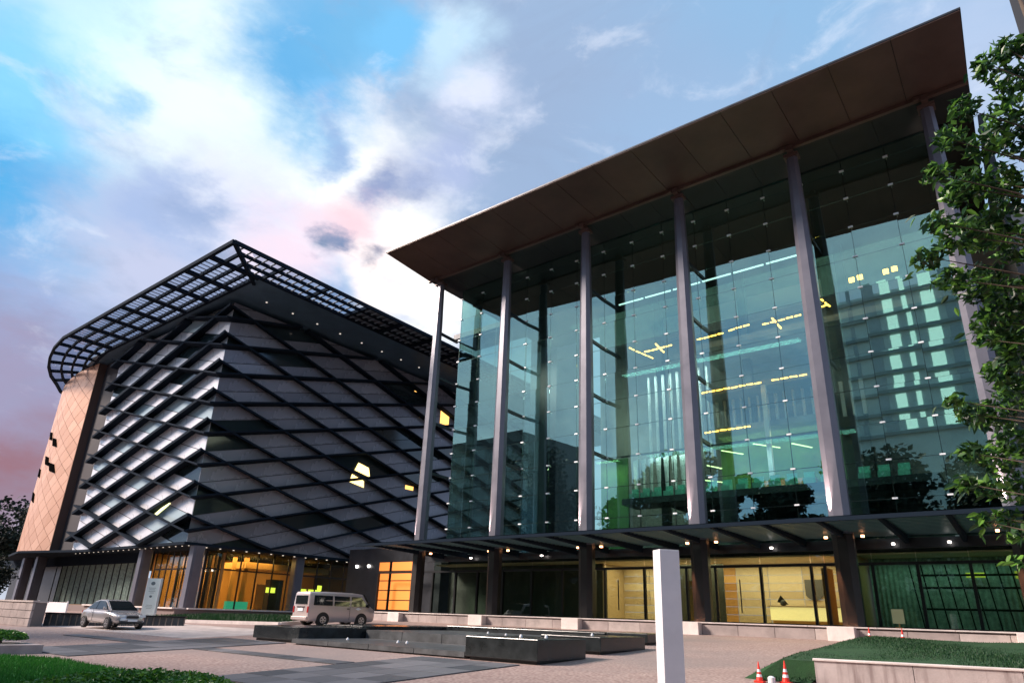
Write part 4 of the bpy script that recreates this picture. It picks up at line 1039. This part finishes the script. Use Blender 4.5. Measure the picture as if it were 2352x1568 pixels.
def van():
    t = empty('minivan', (-36.0, 28.2, gz(28.0) - .03), 'champagne coloured minibus parked behind the black fountain', 'van', rz=R(-92 + 180))
    # local frame +x forward (heading +Y in the world)
    xs_ = [-2.32, -2.28, -1.2, .6, 1.35, 1.75, 2.15, 2.34]
    top = [1.74, 1.92, 1.98, 1.98, 1.92, 1.40, 1.12, .90]; hw_ = [.80, .84, .85, .85, .85, .84, .80, .70]; low = [.34, .24, .22, .22, .22, .22, .26, .36]
    rings = []
    for x, tp, hw, lo in zip(xs_, top, hw_, low):
        rings.append([(x, -hw * .94, lo), (x, -hw, lo + .16), (x, -hw, lo + .55), (x, -hw * .99, (tp + .9) / 2 + .02), (x, -hw * .90, tp - .08), (x, -hw * .74, tp), (x, hw * .74, tp), (x, hw * .90, tp - .08), (x, hw * .99, (tp + .9) / 2 + .02), (x, hw, lo + .55), (x, hw, lo + .16), (x, hw * .94, lo)])
    b = MB().loft(rings).build('body', M['vanpaint'], t, local=True, smooth=False)
    bv = b.modifiers.new('bev', 'BEVEL'); bv.width = .05; bv.segments = 3
    b.data.polygons.foreach_set('use_smooth', [True] * len(b.data.polygons))
    for s in (-1, 1):
        def sw(x0, x1, x0b, x1b):
            MB().prism([(x0b, s * .846, 1.16), (x1b, s * .846, 1.16), (x1, s * .792, 1.74), (x0, s * .792, 1.74)], (0, s * .022, 0)).build('side_window', M['autoglass'], t, local=True)
        sw(-2.02, -.82, -2.05, -.80); sw(-.70, .36, -.68, .38); sw(.50, 1.18, .50, 1.72)
        MB().box(1.62, 1.74, s * .93 - .06, s * .93 + .06, 1.12, 1.34).build('mirror', M['black'], t, local=True, bevel=.02)
        MB().box(-2.345, -2.27, s * .74 - .07, s * .74 + .07, .72, 1.08).build('tail_light', M['redlens'], t, local=True, bevel=.01)
        MB().box(2.2, 2.31, s * .60 - .14, s * .60 + .14, .66, .84).build('headlight', M['lens'], t, local=True, bevel=.02)
        MB().box(.42, .435, s * .862 - .006, s * .862 + .006, .34, 1.15).build('door_gap', M['black'], t, local=True)
        MB().box(.22, .38, s * .866 - .012, s * .866 + .012, .98, 1.04).build('door_handle', M['black'], t, local=True)
        MB().prism([(.80, s * .862, 1.02), (1.02, s * .862, .93), (1.24, s * .862, 1.02), (1.02, s * .862, 1.11)], (0, s * .01, 0)).build('door_emblem', M['white'], t, local=True)
        for x in (-1.35, 1.30):
            MB().tube([(x, s * .70, .36), (x, s * .858, .36)], [.42, .42], 22).build('wheel_arch', M['black'], t, local=True)
    MB().box(-2.352, -2.31, -.62, .62, 1.20, 1.72).build('rear_window', M['autoglass'], t, local=True, bevel=.02)
    MB().box(-2.36, -2.30, -.27, .27, .80, .97).build('number_plate', M['white'], t, local=True)
    MB().box(-2.42, -2.25, -.80, .80, .30, .50).build('rear_bumper', M['vanpaint'], t, local=True, bevel=.03)
    MB().box(-2.355, -2.30, -.40, .40, 1.02, 1.07).build('rear_handle', M['black'], t, local=True)
    MB().hexa([(1.40, -.74, 1.90), (1.40, .74, 1.90), (1.80, .76, 1.40), (1.80, -.76, 1.40)], [(1.43, -.74, 1.93), (1.43, .74, 1.93), (1.84, .76, 1.42), (1.84, -.76, 1.42)]).build('windscreen', M['autoglass'], t, local=True)
    for x in (-1.35, 1.30):
        for s in (-1, 1): lathe_wheel(t, x, s * .78, .33, .33, .2, (0, 1, 0))
    t.scale = (1.1, 1, 1)
    return t
van()
SG.scale = (.76, 1, .90)

# ------------------------------------------------------------------ right foreground tree
TR = empty('street_tree', (2.4, 14.0, gz(14)), 'leafy broadleaf tree reaching in from the right edge of the view', 'tree')
trunk = [(2.4, 14, .2), (2.35, 14, 2.5), (2.2, 13.9, 5), (2.1, 13.7, 8), (2.0, 13.5, 11.5), (1.9, 13.4, 13.5)]
tk = MB().tube(trunk, [.22, .18, .16, .13, .08, .03], 10)
tk.build('trunk', M['bark'], TR, smooth=True)
# clumps given as (centre, radii, weight)
cl = []
def D2W(x, y, dep): 
    return Vector((0, 0, 1.6)) + (CR * ((x - 1195.57) / FPX) - CU * ((y - 874.4) / FPX) + CF) * dep
CL = [(2275, 150, 13.0, .35), (2335, 190, 13.2, .40), (2305, 265, 12.8, .40), (2345, 320, 12.6, .45), (2215, 250, 12.6, .30), (2180, 320, 12.3, .30), (2260, 335, 12.4, .35),
      (2150, 400, 12.2, .26), (2215, 430, 12.6, .45), (2290, 420, 12.8, .45), (2345, 450, 13, .5), (2150, 510, 12.1, .26), (2200, 540, 12.5, .45), (2270, 530, 12.8, .5), (2340, 560, 13, .5),
      (2130, 590, 12.0, .26), (2180, 640, 12.4, .30), (2250, 650, 12.8, .5), (2330, 680, 13, .5), (2290, 740, 12.8, .45), (2265, 780, 12.6, .20), (2345, 790, 13, .5), (2300, 850, 12.7, .34), (2340, 900, 13, .48),
      (2190, 920, 12.2, .20), (2230, 950, 12.4, .28), (2280, 950, 12.7, .40), (2230, 1040, 12.3, .26), (2290, 1050, 12.7, .42), (2340, 1010, 13, .45), (2215, 1110, 12.3, .20), (2270, 1120, 12.6, .28), (2330, 1120, 12.9, .4),
      (2255, 1195, 12.3, .18), (2310, 1190, 12.6, .25), (2345, 1230, 12.8, .25), (2340, 1290, 12.8, .16), (2310, 110, 13.2, .28), (2345, 110, 13.3, .28)]
clw = []
for (x, y, dep, r) in CL:
    c = D2W(x, y, dep); clw.append((c, r))
for k in range(46):   # the rest of the crown, beyond the frame
    z = random.uniform(3.2, 13.5); a = random.uniform(-1.2, 1.9); rr = random.uniform(.8, 3.4) * (1 if z < 9 else (14.5 - z) / 5.5)
    c = Vector((2.6 + abs(rr * math.cos(a)), 14 + rr * math.sin(a), z))
    clw.append((c, .55))
bt = []
for (c, r) in clw:
    h = min(max(c.z - 1.6, 1.6), 11); base_ = Vector((2.2, 13.8, h)); mid = (base_ + c) / 2 + Vector((0, 0, .25)); bt.append((base_, mid, c))
for (a, m_, c) in bt: MB().tube([a, m_, c], [.03, .018, .006], 5).build('branch', M['bark'], TR)
def ts():
    c, r = random.choices(clw, weights=[q[1] ** 2 for q in clw])[0]; v = rng.normal(size=3); v /= np.linalg.norm(v); rad = r * random.uniform(.2, 1.0) ** .5
    return (c.x + v[0] * rad, c.y + v[1] * rad, c.z + v[2] * rad * .8)
lc = leafcloud(21000, ts, .20, 'leaves', M['leaf'], TR, .7, 2.1); tag(lc, kind='stuff')
lm = MB().add([(0, 0, 0), (.07, .045, .012), (.15, .040, .0), (.24, 0, -.03), (.15, -.040, .0), (.07, -.045, .012), (.12, 0, -.012)], [(0, 1, 6), (1, 2, 6), (2, 3, 6), (3, 4, 6), (4, 5, 6), (5, 0, 6)]).mesh('leaf', M['leaf'])
for k in range(290):
    (x, y, dep, r) = random.choice(CL[:37]); c = D2W(x, y, dep - r * .6); v = rng.normal(size=3) * r * .55
    inst('leaf', lm, (c.x + v[0], c.y + v[1] * .4, c.z + v[2]), TR, (random.uniform(-1, 1), random.uniform(.1, 1.2), random.uniform(2.2, 4.2) if random.random() < .6 else random.uniform(0, 6.3)), (random.uniform(.75, 1.15),) * 3)

# ------------------------------------------------------------------ far tower at the top right, far trees at left
TW = empty('dark_tower', (26, 90, 0), 'very tall dark tower with slotted windows at the top right corner', 'tower')
dv = pxdir(2336, 60); kx = dv.x / dv.y * 116
box('tower_shaft', kx, kx + 26, 90, 116, 0, 150, mat('dark_brown_cladding', (.010, .009, .009), .8, 0, .3, .1), TW)
for i in range(12):
    for j in range(2): box('window_slot', kx + .7 + j * 1.6, kx + 1.3 + j * 1.6, 89.9, 89.99, 62 + i * 3.3, 64.2 + i * 3.3, M['tglass'], TW)
def tree(name_label, x, y, h, r, n=3500, size=.5, grp='distant trees', m_='farleaf', z0=.0):
    t = empty('tree', (x, y, z0), name_label, 'tree', grp)
    MB().tube([(x, y, z0), (x + .1, y, z0 + h * .4), (x, y, z0 + h * .75)], [r * .07, r * .05, .04], 7).build('trunk', M['bark'], t)
    cs = [(Vector((x + random.uniform(-.6, .6) * r, y + random.uniform(-.6, .6) * r, z0 + h * random.uniform(.4, .9))), r * random.uniform(.3, .55)) for _ in range(14)]
    def s():
        c, rr = random.choice(cs); v = rng.normal(size=3); v /= np.linalg.norm(v); q = rr * random.uniform(.4, 1.05); return (c.x + v[0] * q, c.y + v[1] * q, c.z + v[2] * q * .8)
    tag(leafcloud(n, s, size, 'crown', M[m_], t, .6, 1.6), kind='stuff')
labs = ['dark tree mass at the left edge beyond the copper wall', 'dark tree behind the stone wall at far left']
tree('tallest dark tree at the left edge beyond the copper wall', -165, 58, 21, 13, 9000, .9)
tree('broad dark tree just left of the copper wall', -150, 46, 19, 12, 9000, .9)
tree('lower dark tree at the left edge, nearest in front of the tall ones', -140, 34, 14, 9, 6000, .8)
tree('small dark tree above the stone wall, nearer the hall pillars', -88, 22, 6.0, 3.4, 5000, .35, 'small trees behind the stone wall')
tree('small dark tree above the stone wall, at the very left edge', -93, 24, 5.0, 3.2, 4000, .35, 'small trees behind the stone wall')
# what the glass mirrors: trees and a pale apartment tower behind the camera
tree('tall dark tree with a ragged crown, mirrored in the glass right of the second column', -55, -5, 27, 7, 4500, .7, 'trees mirrored in the glass')
for i, (x, y, h, r) in enumerate(((-2, -14, 21, 7), (-13, -13, 21, 7), (-23, -14, 19.5, 6), (-31, -12, 19, 5.5), (-39, -14, 25, 5), (-47, -12, 20, 6), (8, -12, 21, 7), (18, -8, 20, 7), (-66, -14, 20, 7))):
    tree(('broad', 'round', 'spreading', 'low', 'tall', 'squat', 'wide', 'far', 'dark')[i] + ' tree across the street, ' + ('behind the camera', 'just left of the camera', 'second tree left of the camera', 'third tree left of the camera', 'tallest of the row', 'fifth tree left of the camera', 'first tree right of the camera', 'second tree right of the camera', 'farthest left of the row')[i] + ', mirrored in the glass', x, y, h, r, 6000, .95, 'trees mirrored in the glass')
OB = empty('added_dark_block', (-85, -30, 0), 'tall dark block added behind the camera to darken the left bays of glass', 'building')  # unseen block, added so the left bays mirror something dark instead of sky
box('block_body', -120, -74, -45, -22, 0, 33, M['dwall'], OB)
for f in range(9):
    for k in range(11): box('block_window', -118 + k * 3.9, -115.4 + k * 3.9, -22, -21.95, 3 + f * 3.2, 4.8 + f * 3.2, M['winglass'], OB)
HX = empty('added_hedge', (-60, -16, 0), 'tall dark hedge added behind the camera to thicken the dark mirrored in the glass', 'hedge')  # unseen hedge, added and raised to fill the dark base of the reflection
def hx(): return (random.uniform(-120, 30), -17 + random.uniform(-1.2, 1.2), random.uniform(0, 13) ** 1.0)
tag(leafcloud(16000, hx, 1.3, 'leaves', M['farleaf'], HX, .8, 1.6), kind='stuff')
box('hedge_stems', -120, 30, -17.6, -17.2, 0, 6, M['bark'], HX)
AP = empty('apartment_tower', (-6, -46, 0), 'pale blue grey apartment tower mirrored in the curtain wall', 'building')
box('tower_body', -21.5, 14, -60, -42, 0, 53, M['bluegrey'], AP)
for f in range(8, 16):
    z = f * 3.45
    box('floor_band', -21.8, 14.2, -42, -41.4, z, z + .55, mat('grey_band', (.30, .38, .39), .7), AP)
    for i in range(12):
        x = -20.9 + i * 2.95; w2 = (1.5, .7, 1.9)[i % 3]
        box('window', x, x + w2, -41.98, -41.9, z + .8, z + 3.1, M['cool'] if (i * 7 + f * 5) % 5 in (0, 1, 3) else M['tglass'], AP)
